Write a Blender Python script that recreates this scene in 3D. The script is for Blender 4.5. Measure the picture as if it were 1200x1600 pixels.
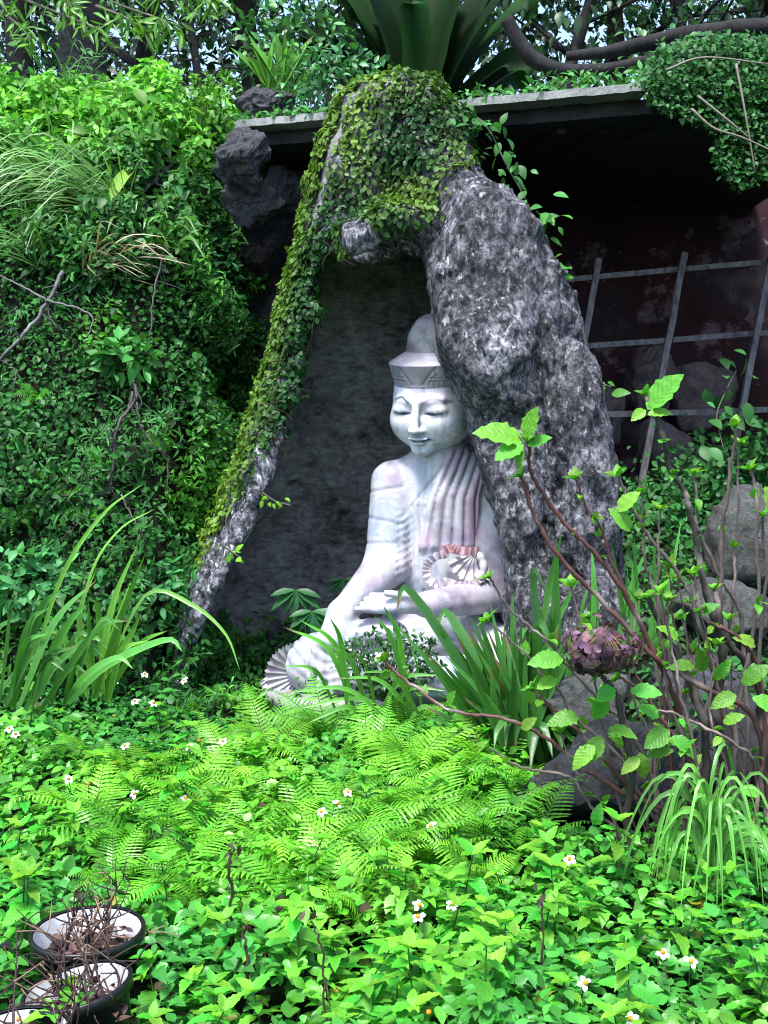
import bpy, math
import numpy as np
from math import radians, sin, cos, pi, tan, atan2, sqrt
from mathutils import Matrix, Vector

SC = bpy.context.scene
COL = SC.collection
for _o in list(bpy.data.objects):
    bpy.data.objects.remove(_o, do_unlink=True)

# ------------------------------------------------------------------ camera
FPX = 1715.0            # focal length in pixels of the 1200 x 1600 photograph
CAMZ = 1.6
PITCH = radians(4.0)    # looking slightly down
cam_d = bpy.data.cameras.new('camera')
cam_d.sensor_fit = 'VERTICAL'
cam_d.sensor_height = 36.0
cam_d.lens = FPX / 1600.0 * 36.0
cam_d.clip_start = 0.05
cam_d.clip_end = 2000.0
cam = bpy.data.objects.new('camera', cam_d)
COL.objects.link(cam)
cam.location = (0, 0, CAMZ)
cam.rotation_euler = (pi / 2 - PITCH, 0, 0)
SC.camera = cam

# ------------------------------------------------------------------ world, sun, exposure
SUN_EL, SUN_AZ = radians(66), radians(205)     # azimuth from +Y clockwise: sun stands behind and a little left of the camera
world = bpy.data.worlds.new('World')
SC.world = world
world.use_nodes = True
wn = world.node_tree.nodes
wl = world.node_tree.links
bg = wn['Background']
sky = wn.new('ShaderNodeTexSky')
sky.sky_type = 'NISHITA'
sky.sun_disc = False
sky.sun_elevation = SUN_EL
sky.sun_rotation = SUN_AZ
sky.air_density = 1.0
sky.dust_density = 2.0
sky.ozone_density = 1.0
bg.inputs['Strength'].default_value = 0.085
wl.new(sky.outputs[0], bg.inputs['Color'])
sun_d = bpy.data.lights.new('sun', 'SUN')
sun_d.energy = 1.5
sun_d.angle = radians(14)
sun_d.color = (1.0, 0.98, 0.94)
sun = bpy.data.objects.new('sun', sun_d)
COL.objects.link(sun)
_sd = Vector((sin(SUN_AZ) * cos(SUN_EL), cos(SUN_AZ) * cos(SUN_EL), sin(SUN_EL)))
sun.rotation_euler = _sd.to_track_quat('Z', 'Y').to_euler()
sun.location = _sd * 20
vs = SC.view_settings
vs.view_transform = 'Standard'
vs.look = 'None'
vs.gamma = 1.0
vs.use_curve_mapping = False
vs.exposure = 2.45
try:
    SC.cycles.max_bounces = 8
    SC.cycles.diffuse_bounces = 3
    SC.cycles.glossy_bounces = 2
    SC.cycles.transmission_bounces = 4
    SC.cycles.use_denoising = True
    SC.cycles.denoising_prefilter = 'ACCURATE'
    SC.cycles.filter_width = 1.1
except Exception:
    pass

# ------------------------------------------------------------------ helpers: pixels <-> world
def W(px, py, Y):
    a = (px - 600.0) / FPX
    b = (800.0 - py) / FPX
    dy = cos(PITCH) + b * sin(PITCH)
    dz = -sin(PITCH) + b * cos(PITCH)
    t = Y / dy
    return np.array([a * t, Y, CAMZ + dz * t])

def WP(pts):
    return np.array([W(*p) for p in pts])

def proj(P):
    P = np.asarray(P, float)
    dz = P[..., 2] - CAMZ
    d = P[..., 1] * cos(PITCH) - dz * sin(PITCH)
    u = P[..., 1] * sin(PITCH) + dz * cos(PITCH)
    d = np.maximum(d, 1e-3)
    return 600 + FPX * P[..., 0] / d, 800 - FPX * u / d

def sst(a, b, x):
    t = np.clip((np.asarray(x, float) - a) / (b - a), 0, 1)
    return t * t * (3 - 2 * t)

# ------------------------------------------------------------------ numpy noise
_rp = np.random.default_rng(77)
_PERM = _rp.permutation(256).astype(np.int32)
_PERM = np.concatenate([_PERM, _PERM, _PERM])
_VAL = _rp.random(256).astype(np.float32) * 2 - 1

def vnoise(x, y, z):
    xi = np.floor(x).astype(np.int32); yi = np.floor(y).astype(np.int32); zi = np.floor(z).astype(np.int32)
    xf = x - xi; yf = y - yi; zf = z - zi
    u = xf * xf * (3 - 2 * xf); v = yf * yf * (3 - 2 * yf); w = zf * zf * (3 - 2 * zf)
    xi &= 255; yi &= 255; zi &= 255
    def h(i, j, k):
        return _VAL[_PERM[_PERM[_PERM[i] + j] + k] & 255]
    x1 = (xi + 1) & 255; y1 = (yi + 1) & 255; z1 = (zi + 1) & 255
    a = h(xi, yi, zi) * (1 - u) + h(x1, yi, zi) * u
    b = h(xi, y1, zi) * (1 - u) + h(x1, y1, zi) * u
    c = h(xi, yi, z1) * (1 - u) + h(x1, yi, z1) * u
    d = h(xi, y1, z1) * (1 - u) + h(x1, y1, z1) * u
    return (a * (1 - v) + b * v) * (1 - w) + (c * (1 - v) + d * v) * w

def fbm(P, f=1.0, octv=4, gain=0.5, seed=0.0):
    P = np.asarray(P, float)
    r = 0; a = 1.0; n = 0
    for i in range(octv):
        r = r + a * vnoise(P[..., 0] * f + seed * 17.3 + 40, P[..., 1] * f + seed * 7.7 + 60, P[..., 2] * f - seed * 3.1 + 90)
        n += a; a *= gain; f *= 2.03
    return r / n

# ------------------------------------------------------------------ mesh building
def make_mesh(name, V, Fs, tint=None, smooth=True):
    V = np.asarray(V, np.float32)
    me = bpy.data.meshes.new(name)
    me.vertices.add(len(V))
    me.vertices.foreach_set('co', V.ravel())
    Fs = [np.asarray(f, np.int32) for f in Fs if len(f)]
    nl = sum(f.size for f in Fs); npoly = sum(len(f) for f in Fs)
    me.loops.add(nl); me.polygons.add(npoly)
    me.loops.foreach_set('vertex_index', np.concatenate([f.ravel() for f in Fs]))
    starts = []; tot = []; k = 0
    for f in Fs:
        n, c = f.shape
        starts.append(k + np.arange(n) * c); tot.append(np.full(n, c)); k += n * c
    me.polygons.foreach_set('loop_start', np.concatenate(starts).astype(np.int32))
    try:
        me.polygons.foreach_set('loop_total', np.concatenate(tot).astype(np.int32))
    except Exception:
        pass
    me.polygons.foreach_set('use_smooth', np.full(npoly, smooth, bool))
    me.update(calc_edges=True)
    if tint is not None:
        tint = np.asarray(tint, np.float32)
        if tint.ndim == 1:
            tint = np.tile(tint, (len(V), 1))
        at = me.attributes.new('tint', 'FLOAT_COLOR', 'POINT')
        c4 = np.ones((len(V), 4), np.float32); c4[:, :3] = tint
        at.data.foreach_set('color', c4.ravel())
    return me

class Geo:
    def __init__(s):
        s.V = []; s.F = {}; s.T = []; s.n = 0
    def add(s, V, F, tint=(1, 1, 1)):
        V = np.asarray(V, float)
        for f in (F if isinstance(F, list) else [F]):
            f = np.asarray(f)
            if len(f):
                s.F.setdefault(f.shape[1], []).append(f + s.n)
        t = np.asarray(tint, float)
        if t.ndim == 1:
            t = np.tile(t, (len(V), 1))
        s.V.append(V); s.T.append(t); s.n += len(V)
        return s
    def mesh(s, name, smooth=True, origin=(0, 0, 0)):
        V = np.concatenate(s.V) - np.asarray(origin)
        return make_mesh(name, V, [np.concatenate(v) for v in s.F.values()], np.concatenate(s.T), smooth)
    def build(s, name, mat, parent=None, origin=(0, 0, 0), smooth=True):
        return link(name, s.mesh(name, smooth, origin), mat, parent)

def link(name, me, mat=None, parent=None, loc=None):
    o = bpy.data.objects.new(name, me)
    COL.objects.link(o)
    if mat is not None and me is not None and len(me.materials) == 0:
        me.materials.append(mat)
    if parent is not None:
        o.parent = parent
    if loc is not None:
        o.location = loc
    return o

def tag(o, label=None, cat=None, group=None, kind=None):
    if label: o['label'] = label
    if cat: o['category'] = cat
    if group: o['group'] = group
    if kind: o['kind'] = kind
    return o

def empty(name, loc=(0, 0, 0), label=None, cat=None, group=None, rot=(0, 0, 0)):
    o = bpy.data.objects.new(name, None)
    COL.objects.link(o)
    o.empty_display_size = 0.1
    o.location = loc
    o.rotation_euler = rot
    return tag(o, label, cat, group)

def copy_tree(o, parent=None):
    c = o.copy(); COL.objects.link(c); c.parent = parent
    for ch in list(o.children):
        copy_tree(ch, c)
    return c

# ------------------------------------------------------------------ shape templates
def norm(v):
    v = np.asarray(v, float)
    return v / np.maximum(np.linalg.norm(v, axis=-1, keepdims=True), 1e-9)

def leaf_tpl(n=5, w=0.5, peak=0.4, fold=0.25, curl=0.15, serr=0.0, tip=1.0, heart=0.0, wave=0.0):
    """unit leaf along +Y, face up +Z: midrib and two margins"""
    V = [(0, 0, 0)]
    F3 = []; F4 = []
    rows = []
    for i in range(1, n):
        t = i / n
        if t < peak:
            ww = sin(t / peak * pi / 2) ** (0.8 - 0.4 * heart)
        else:
            ww = cos((t - peak) / (1 - peak) * pi / 2) ** tip
        ww *= w / 2
        if serr: ww *= 1 + serr * (1 if i % 2 else -1)
        y = t
        z = -curl * t * t
        k = len(V)
        wz = wave * sin(i * 2.1)
        V += [(-ww, y - heart * 0.12 * (1 - t), z + fold * ww + wz), (0, y, z), (ww, y - heart * 0.12 * (1 - t), z + fold * ww - wz)]
        rows.append(k)
    V.append((0, 1, -curl)); e = len(V) - 1
    k = rows[0]
    F3 += [(0, k + 1, k), (0, k + 2, k + 1)]
    for a, b in zip(rows[:-1], rows[1:]):
        F4 += [(a, a + 1, b + 1, b), (a + 1, a + 2, b + 2, b + 1)]
    k = rows[-1]
    F3 += [(k, k + 1, e), (k + 1, k + 2, e)]
    return np.array(V, float), [np.array(F3), np.array(F4) if F4 else np.zeros((0, 4), int)]

def frames(D, N):
    y = norm(D)
    x = norm(np.cross(y, N))
    z = np.cross(x, y)
    return x, y, z

def scatter(g, tpls, P, D, N, S, T, rng, wx=None):
    """many leaves into one Geo: P points, D directions, N normals, S sizes, T colours"""
    P = np.asarray(P); n = len(P)
    if n == 0: return
    S = np.broadcast_to(np.asarray(S, float), (n,))
    T = np.asarray(T, float)
    if T.ndim == 1: T = np.tile(T, (n, 1))
    x, y, z = frames(D, N)
    pick = rng.integers(0, len(tpls), n)
    for k, (tv, tf) in enumerate(tpls):
        m = np.where(pick == k)[0]
        if len(m) == 0: continue
        s = S[m][:, None, None]
        V = P[m][:, None, :] + s * (tv[None, :, 0:1] * x[m][:, None, :] + tv[None, :, 1:2] * y[m][:, None, :] + tv[None, :, 2:3] * z[m][:, None, :])
        nv = len(tv)
        off = (np.arange(len(m)) * nv)[:, None, None]
        Fl = [(f[None] + off).reshape(-1, f.shape[1]) for f in tf if len(f)]
        # margins a touch lighter than the midrib base
        TT = np.repeat(T[m][:, None, :], nv, 1)
        g.add(V.reshape(-1, 3), Fl, TT.reshape(-1, 3))

def spline(pts, n):
    P = np.asarray(pts, float)
    if len(P) < 3:
        t = np.linspace(0, 1, n)[:, None]
        return P[0] * (1 - t) + P[-1] * t
    Q = np.vstack([2 * P[0] - P[1], P, 2 * P[-1] - P[-2]])
    m = len(P) - 1
    out = []
    for t in np.linspace(0, m, n):
        i = min(int(t), m - 1); u = t - i
        a, b, c, d = Q[i], Q[i + 1], Q[i + 2], Q[i + 3]
        out.append(0.5 * (2 * b + (c - a) * u + (2 * a - 5 * b + 4 * c - d) * u * u + (3 * b - a - 3 * c + d) * u ** 3))
    return np.array(out)

def tube_geo(pts, radii, sides=7, rough=0.0, rng=None):
    P = np.asarray(pts, float); n = len(P)
    R = np.broadcast_to(np.asarray(radii, float), (n,)) if np.ndim(radii) == 0 or len(np.atleast_1d(radii)) == n else np.interp(np.linspace(0, 1, n), np.linspace(0, 1, len(radii)), radii)
    T = norm(np.gradient(P, axis=0))
    up = np.array([0.0, 0, 1]) if abs(T[0][2]) < 0.9 else np.array([1.0, 0, 0])
    V = []
    for i in range(n):
        a = np.cross(T[i], up); a = a / max(np.linalg.norm(a), 1e-6)
        b = np.cross(T[i], a); up = np.cross(a, T[i])
        th = np.arange(sides) / sides * 2 * pi
        rr = np.full(sides, R[i])
        if rough and rng is not None: rr = rr * (1 + rough * rng.uniform(-1, 1, sides))
        V.append(P[i] + rr[:, None] * (np.cos(th)[:, None] * a + np.sin(th)[:, None] * b))
    V = np.concatenate(V)
    F = []
    for i in range(n - 1):
        for j in range(sides):
            j2 = (j + 1) % sides
            F.append((i * sides + j, i * sides + j2, (i + 1) * sides + j2, (i + 1) * sides + j))
    k = len(V)
    V = np.vstack([V, P[:1], P[-1:]])
    F3 = []
    for j in range(sides):
        j2 = (j + 1) % sides
        F3.append((k, j2, j)); F3.append((k + 1, (n - 1) * sides + j, (n - 1) * sides + j2))
    return V, [np.array(F), np.array(F3)]

def blade_geo(pts, w, up=(0, 0, 1), n=10, fold=0.35, prof=None):
    """a strap leaf along a curve, folded on its midrib"""
    P = spline(pts, n)
    T = norm(np.gradient(P, axis=0))
    up = np.asarray(up, float)
    x = norm(np.cross(T, up + 1e-4))
    z = np.cross(x, T)
    t = np.linspace(0, 1, n)
    ww = (np.minimum(1, 0.55 + 1.5 * t) * np.clip((1 - t) / 0.55, 0, 1) ** 0.75 + 0.01) if prof is None else prof(t)
    ww = ww * w / 2
    L = P - x * ww[:, None] + z * (fold * ww)[:, None]
    R = P + x * ww[:, None] + z * (fold * ww)[:, None]
    V = np.stack([L, P, R], 1).reshape(-1, 3)
    F = []
    for i in range(n - 1):
        a = i * 3; b = a + 3
        F += [(a, a + 1, b + 1, b), (a + 1, a + 2, b + 2, b + 1)]
    return V, [np.array(F)]

# ------------------------------------------------------------------ signed distance helpers
def grid(lo, hi, h):
    lo = np.asarray(lo, float); hi = np.asarray(hi, float)
    ax = [np.arange(lo[i], hi[i] + h, h, dtype=np.float32) for i in range(3)]
    X, Y, Z = np.meshgrid(*ax, indexing='ij')
    return X, Y, Z, lo

def smin(a, b, k):
    h = np.maximum(k - np.abs(a - b), 0) / k
    return np.minimum(a, b) - h * h * k * 0.25

def smax(a, b, k):
    return -smin(-a, -b, k)

def ell(X, Y, Z, c, r):
    dx = (X - c[0]) / r[0]; dy = (Y - c[1]) / r[1]; dz = (Z - c[2]) / r[2]
    k0 = np.sqrt(dx * dx + dy * dy + dz * dz) + 1e-6
    k1 = np.sqrt((dx / r[0]) ** 2 + (dy / r[1]) ** 2 + (dz / r[2]) ** 2) + 1e-6
    return k0 * (k0 - 1) / k1

def cap(X, Y, Z, a, b, ra, rb):
    a = np.asarray(a, float); b = np.asarray(b, float)
    d = b - a; L2 = float(d @ d) + 1e-12
    t = np.clip(((X - a[0]) * d[0] + (Y - a[1]) * d[1] + (Z - a[2]) * d[2]) / L2, 0, 1)
    dx = X - a[0] - t * d[0]; dy = Y - a[1] - t * d[1]; dz = Z - a[2] - t * d[2]
    return np.sqrt(dx * dx + dy * dy + dz * dz) - (ra + (rb - ra) * t)

def poly_sdf(px, pz, poly):
    poly = np.asarray(poly, float)
    d = np.full(px.shape, 1e9, np.float32); s = np.ones(px.shape, np.float32)
    n = len(poly)
    for i in range(n):
        a = poly[i]; b = poly[i - 1]
        ex, ez = b[0] - a[0], b[1] - a[1]
        wx = px - a[0]; wz = pz - a[1]
        t = np.clip((wx * ex + wz * ez) / (ex * ex + ez * ez + 1e-12), 0, 1)
        bx = wx - ex * t; bz = wz - ez * t
        d = np.minimum(d, bx * bx + bz * bz)
        c1 = pz >= a[1]; c2 = pz < b[1]; c3 = ex * wz > ez * wx
        flip = (c1 & c2 & c3) | (~c1 & ~c2 & ~c3)
        s = np.where(flip, -s, s)
    return s * np.sqrt(d)

def in_poly(px, py, poly):
    return poly_sdf(np.asarray(px, float), np.asarray(py, float), poly) < 0

def chaikin(P, it=2):
    P = np.asarray(P, float)
    for _ in range(it):
        Q = np.roll(P, -1, 0)
        P = np.stack([0.75 * P + 0.25 * Q, 0.25 * P + 0.75 * Q], 1).reshape(-1, P.shape[1])
    return P

def nets(f, lo, h):
    """naive surface nets: returns vertices and quads of f = 0"""
    f = np.asarray(f, np.float32)
    s = f < 0
    nx, ny, nz = f.shape
    c = np.zeros((nx - 1, ny - 1, nz - 1), np.uint8)
    for i in (0, 1):
        for j in (0, 1):
            for k in (0, 1):
                c += s[i:nx - 1 + i, j:ny - 1 + j, k:nz - 1 + k]
    act = np.argwhere((c > 0) & (c < 8))
    idx = np.full(c.shape, -1, np.int32)
    idx[act[:, 0], act[:, 1], act[:, 2]] = np.arange(len(act))
    acc = np.zeros((len(act), 3)); cnt = np.zeros(len(act))
    cor = [(i, j, k) for i in (0, 1) for j in (0, 1) for k in (0, 1)]
    vals = {q: f[act[:, 0] + q[0], act[:, 1] + q[1], act[:, 2] + q[2]] for q in cor}
    for q in cor:
        for ax in range(3):
            if q[ax] == 0:
                r = list(q); r[ax] = 1; r = tuple(r)
                a, b = vals[q], vals[r]
                m = (a < 0) != (b < 0)
                t = np.where(m, a / np.where(m, a - b, 1), 0)
                p = np.tile(np.array(q, float), (len(act), 1)); p[:, ax] += t
                acc[m] += p[m]; cnt[m] += 1
    V = lo + (act + acc / cnt[:, None]) * h
    Q = []
    for ax in range(3):
        o1, o2 = [(1, 2), (2, 0), (0, 1)][ax]
        sl0 = [slice(None)] * 3; sl1 = [slice(None)] * 3
        sl0[ax] = slice(0, -1); sl1[ax] = slice(1, None)
        d = s[tuple(sl0)] != s[tuple(sl1)]
        e = np.argwhere(d)
        m = (e[:, o1] > 0) & (e[:, o2] > 0) & (e[:, o1] < f.shape[o1] - 1) & (e[:, o2] < f.shape[o2] - 1)
        e = e[m]
        ins = s[e[:, 0], e[:, 1], e[:, 2]]
        def at(d1, d2):
            q = e.copy(); q[:, o1] += d1; q[:, o2] += d2
            return idx[q[:, 0], q[:, 1], q[:, 2]]
        quad = np.stack([at(-1, -1), at(0, -1), at(0, 0), at(-1, 0)], 1)
        quad = np.where(ins[:, None], quad, quad[:, ::-1])
        Q.append(quad)
    return V, np.concatenate(Q)

def vnormals(V, Q):
    a = V[Q[:, 0]]; b = V[Q[:, 1]]; c = V[Q[:, 2]]; d = V[Q[:, 3]] if Q.shape[1] == 4 else V[Q[:, 2]]
    fn = np.cross(c - a, d - b) if Q.shape[1] == 4 else np.cross(b - a, c - a)
    N = np.zeros_like(V)
    for k in range(Q.shape[1]):
        np.add.at(N, Q[:, k], fn)
    return norm(N)

def sample_faces(V, Q, n, rng, mask=None):
    a = V[Q[:, 0]]; b = V[Q[:, 1]]; c = V[Q[:, 2]]; d = V[Q[:, 3]]
    fn = np.cross(c - a, d - b)
    ar = np.linalg.norm(fn, axis=1)
    if mask is not None: ar = ar * mask
    p = ar / ar.sum()
    k = rng.choice(len(Q), n, p=p)
    u = rng.random((n, 1)); v = rng.random((n, 1))
    P = (a[k] * (1 - u) + b[k] * u) * (1 - v) + (d[k] * (1 - u) + c[k] * u) * v
    return P, norm(fn[k])

# ------------------------------------------------------------------ materials
class NT:
    def __init__(s, name):
        m = bpy.data.materials.new(name); m.use_nodes = True
        s.m = m; s.n = m.node_tree.nodes; s.l = m.node_tree.links
        s.b = s.n['Principled BSDF']; s.out = s.n['Material Output']
    def new(s, t, **kw):
        nd = s.n.new('ShaderNode' + t)
        for k, v in kw.items():
            setattr(nd, k, v)
        return nd
    def inp(s, nd, **kw):
        for k, v in kw.items():
            k = k.replace('_', ' ')
            if hasattr(v, 'is_output') or hasattr(v, 'links'):
                s.l.new(v, nd.inputs[k])
            else:
                nd.inputs[k].default_value = v
        return nd
    def noise(s, vec, scale, detail=6, rough=0.6, dist=0.0):
        nd = s.new('TexNoise')
        s.l.new(vec, nd.inputs['Vector'])
        nd.inputs['Scale'].default_value = scale; nd.inputs['Detail'].default_value = detail
        nd.inputs['Roughness'].default_value = rough; nd.inputs['Distortion'].default_value = dist
        return nd.outputs['Fac']
    def ramp(s, fac, stops, interp='LINEAR'):
        nd = s.new('ValToRGB'); s.l.new(fac, nd.inputs[0])
        cr = nd.color_ramp; cr.interpolation = interp
        while len(cr.elements) > 1: cr.elements.remove(cr.elements[-1])
        for i, (p, c) in enumerate(stops):
            e = cr.elements[0] if i == 0 else cr.elements.new(p)
            e.position = p
            c = (c, c, c) if np.isscalar(c) else c
            e.color = (c[0], c[1], c[2], 1)
        return nd.outputs[0]
    def mix(s, fac, a, b, mode='MIX'):
        nd = s.new('MixRGB', blend_type=mode)
        for i, v in enumerate((fac, a, b)):
            if hasattr(v, 'is_output'): s.l.new(v, nd.inputs[i])
            elif i == 0: nd.inputs[0].default_value = v
            else: nd.inputs[i].default_value = (v[0], v[1], v[2], 1)
        return nd.outputs[0]
    def math(s, op, a, b=0.0):
        nd = s.new('Math', operation=op)
        for i, v in enumerate((a, b)):
            if hasattr(v, 'is_output'): s.l.new(v, nd.inputs[i])
            else: nd.inputs[i].default_value = v
        return nd.outputs[0]
    def bump(s, hgt, strength=0.5, dist=0.02, prev=None):
        nd = s.new('Bump')
        nd.inputs['Strength'].default_value = strength; nd.inputs['Distance'].default_value = dist
        s.l.new(hgt, nd.inputs['Height'])
        if prev is not None: s.l.new(prev, nd.inputs['Normal'])
        return nd.outputs[0]
    def coord(s, kind='Object'):
        return s.new('TexCoord').outputs[kind]
    def pos(s):
        return s.new('NewGeometry').outputs['Position']
    def tint(s):
        a = s.new('Attribute'); a.attribute_name = 'tint'
        return a.outputs['Color']
    def base(s, col, rough=0.6, spec=0.4, normal=None):
        b = s.b
        if hasattr(col, 'is_output'): s.l.new(col, b.inputs['Base Color'])
        else: b.inputs['Base Color'].default_value = (col[0], col[1], col[2], 1)
        if hasattr(rough, 'is_output'): s.l.new(rough, b.inputs['Roughness'])
        else: b.inputs['Roughness'].default_value = rough
        b.inputs['Specular IOR Level'].default_value = spec
        if normal is not None: s.l.new(normal, b.inputs['Normal'])
        return s.m

def mat_leaf(name, rough=0.42, trans=0.3, spec=0.45, var=0.35, scale=40.0):
    t = NT(name)
    oi = t.new('ObjectInfo')
    c = t.mix(1.0, t.tint(), oi.outputs['Color'], 'MULTIPLY')
    nz = t.noise(t.pos(), scale, 3, 0.6)
    k = t.math('ADD', t.math('MULTIPLY', nz, var), 1.0 - var * 0.5)
    k = t.math('MULTIPLY', k, t.math('ADD', t.math('MULTIPLY', oi.outputs['Random'], 0.35), 0.82))
    hs = t.new('HueSaturation'); t.l.new(c, hs.inputs['Color']); t.l.new(k, hs.inputs['Value'])
    hs.inputs['Saturation'].default_value = 1.0
    c = hs.outputs[0]
    bn = t.bump(t.noise(t.pos(), 160, 2, 0.5), 0.15, 0.004)
    t.base(c, rough, spec, bn)
    tr = t.new('BsdfTranslucent')
    ct = t.mix(1.0, c, (1.15, 1.25, 0.6), 'MULTIPLY')
    t.l.new(ct, tr.inputs['Color'])
    mx = t.new('MixShader'); mx.inputs[0].default_value = trans
    t.l.new(t.b.outputs[0], mx.inputs[1]); t.l.new(tr.outputs[0], mx.inputs[2])
    t.l.new(mx.outputs[0], t.out.inputs['Surface'])
    return t.m

def mat_tint(name, rough=0.7, spec=0.3, nscale=30.0, var=0.5, bump=0.3, bdist=0.01):
    t = NT(name)
    oi = t.new('ObjectInfo')
    c = t.mix(1.0, t.tint(), oi.outputs['Color'], 'MULTIPLY')
    nz = t.noise(t.pos(), nscale, 6, 0.65)
    k = t.math('ADD', t.math('MULTIPLY', nz, var * 2), 1.0 - var)
    hs = t.new('HueSaturation'); t.l.new(c, hs.inputs['Color']); t.l.new(k, hs.inputs['Value'])
    return t.base(hs.outputs[0], rough, spec, t.bump(nz, bump, bdist))

def mat_grotto():
    t = NT('weathered_grotto_rock')
    p = t.pos()
    st = t.new('Mapping'); st.inputs['Scale'].default_value = (1, 1, 0.72); t.l.new(p, st.inputs['Vector'])
    q = st.outputs[0]
    n1 = t.noise(q, 2.2, 5, 0.6, 0.4)
    n2 = t.noise(q, 11, 8, 0.7, 0.15)
    n3 = t.noise(q, 34, 8, 0.72, 0.1)
    n4 = t.noise(q, 26, 7, 0.7, 0.3)
    vo = t.new('TexVoronoi'); vo.inputs['Scale'].default_value = 16; t.l.new(q, vo.inputs['Vector'])
    pit = t.ramp(vo.outputs['Distance'], [(0.10, 0.0), (0.32, 1.0)])
    dark = t.ramp(n3, [(0.40, (0.005, 0.006, 0.008)), (0.5, (0.045, 0.047, 0.057)), (0.62, (0.17, 0.17, 0.20))])
    pale = t.ramp(n3, [(0.38, (0.03, 0.03, 0.04)), (0.5, (0.20, 0.196, 0.235)), (0.63, (0.56, 0.55, 0.60))])
    f = t.ramp(t.math('ADD', t.math('MULTIPLY', n1, 0.6), t.math('MULTIPLY', n2, 0.5)), [(0.53, 0.0), (0.66, 1.0)])
    c = t.mix(f, dark, pale)
    fl = t.ramp(n4, [(0.58, 0.0), (0.63, 1.0)])
    c = t.mix(t.math('MULTIPLY', fl, 0.7), c, (0.6, 0.6, 0.64))
    tnt = t.mix(1.0, c, t.tint(), 'MULTIPLY')
    b = t.bump(n2, 1.0, 0.06)
    b = t.bump(pit, 0.35, 0.02, b)
    b = t.bump(n3, 1.0, 0.03, b)
    return t.base(tnt, 0.75, 0.3, b)

def mat_plaster():
    t = NT('grey_niche_plaster')
    p = t.pos()
    n1 = t.noise(p, 1.8, 6, 0.62, 0.3)
    n2 = t.noise(p, 9, 8, 0.7, 0.6)
    n3 = t.noise(p, 36, 6, 0.7)
    c = t.ramp(t.math('ADD', t.math('MULTIPLY', n1, 0.5), t.math('MULTIPLY', n2, 0.5)), [(0.38, (0.09, 0.093, 0.098)), (0.5, (0.32, 0.325, 0.34)), (0.64, (0.52, 0.52, 0.54))])
    bl = t.ramp(n2, [(0.30, 1.0), (0.40, 0.0)])
    c = t.mix(t.math('MULTIPLY', bl, 0.75), c, (0.02, 0.022, 0.026))
    mp = t.new('Mapping'); mp.inputs['Scale'].default_value = (1, 1, 2.6); t.l.new(p, mp.inputs['Vector'])
    n5 = t.noise(mp.outputs[0], 13, 8, 0.75, 0.3)
    c = t.mix(1.0, c, t.ramp(n5, [(0.36, 0.45), (0.6, 1.15)]), 'MULTIPLY')
    b = t.bump(n5, 1.0, 0.05); b = t.bump(n3, 0.8, 0.015, b)
    return t.base(c, 0.85, 0.2, b)

def mat_rock(name, dark, light, flecks=(0.4, 0.4, 0.42), fl=0.4, scale=1.0):
    t = NT(name)
    p = t.pos()
    n1 = t.noise(p, 5 * scale, 8, 0.68, 0.5)
    n2 = t.noise(p, 26 * scale, 8, 0.72, 0.4)
    n3 = t.noise(p, 14 * scale, 6, 0.6, 1.2)
    c = t.ramp(t.math('ADD', t.math('MULTIPLY', n1, 0.55), t.math('MULTIPLY', n2, 0.45)), [(0.36, dark), (0.66, light)])
    c = t.mix(t.math('MULTIPLY', t.ramp(n3, [(0.6, 0.0), (0.7, 1.0)]), fl), c, flecks)
    b = t.bump(n1, 1.0, 0.07); b = t.bump(n2, 0.9, 0.025, b)
    return t.base(c, 0.7, 0.35, b)

def mat_marble():
    t = NT('weathered_white_marble')
    p = t.pos()
    n1 = t.noise(p, 4.0, 6, 0.65, 0.7)
    n2 = t.noise(p, 16, 8, 0.7, 0.6)
    n3 = t.noise(p, 70, 4, 0.6)
    c = t.tint()
    st = t.ramp(n1, [(0.40, (0.66, 0.72, 0.82)), (0.50, (1, 1, 1)), (0.62, (0.86, 0.74, 0.83))])
    c = t.mix(1.0, c, st, 'MULTIPLY')
    mp = t.new('Mapping'); mp.inputs['Scale'].default_value = (1, 1, 0.22); t.l.new(p, mp.inputs['Vector'])
    run = t.noise(mp.outputs[0], 20, 5, 0.6)
    c = t.mix(t.math('MULTIPLY', t.ramp(run, [(0.52, 0.0), (0.66, 1.0)]), 0.5), c, (0.24, 0.21, 0.26))
    g = t.ramp(n2, [(0.56, 0.0), (0.70, 1.0)])
    c = t.mix(t.math('MULTIPLY', g, 0.5), c, (0.17, 0.17, 0.20))
    b = t.bump(n2, 0.12, 0.01); b = t.bump(n3, 0.12, 0.004, b)
    return t.base(c, 0.5, 0.35, b)

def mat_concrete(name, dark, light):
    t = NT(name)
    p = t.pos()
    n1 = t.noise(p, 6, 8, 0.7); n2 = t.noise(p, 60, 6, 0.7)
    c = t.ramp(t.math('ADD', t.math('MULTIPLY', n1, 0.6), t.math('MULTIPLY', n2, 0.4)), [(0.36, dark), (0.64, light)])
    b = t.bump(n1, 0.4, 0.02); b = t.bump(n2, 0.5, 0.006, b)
    return t.base(c, 0.85, 0.2, b)

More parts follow.
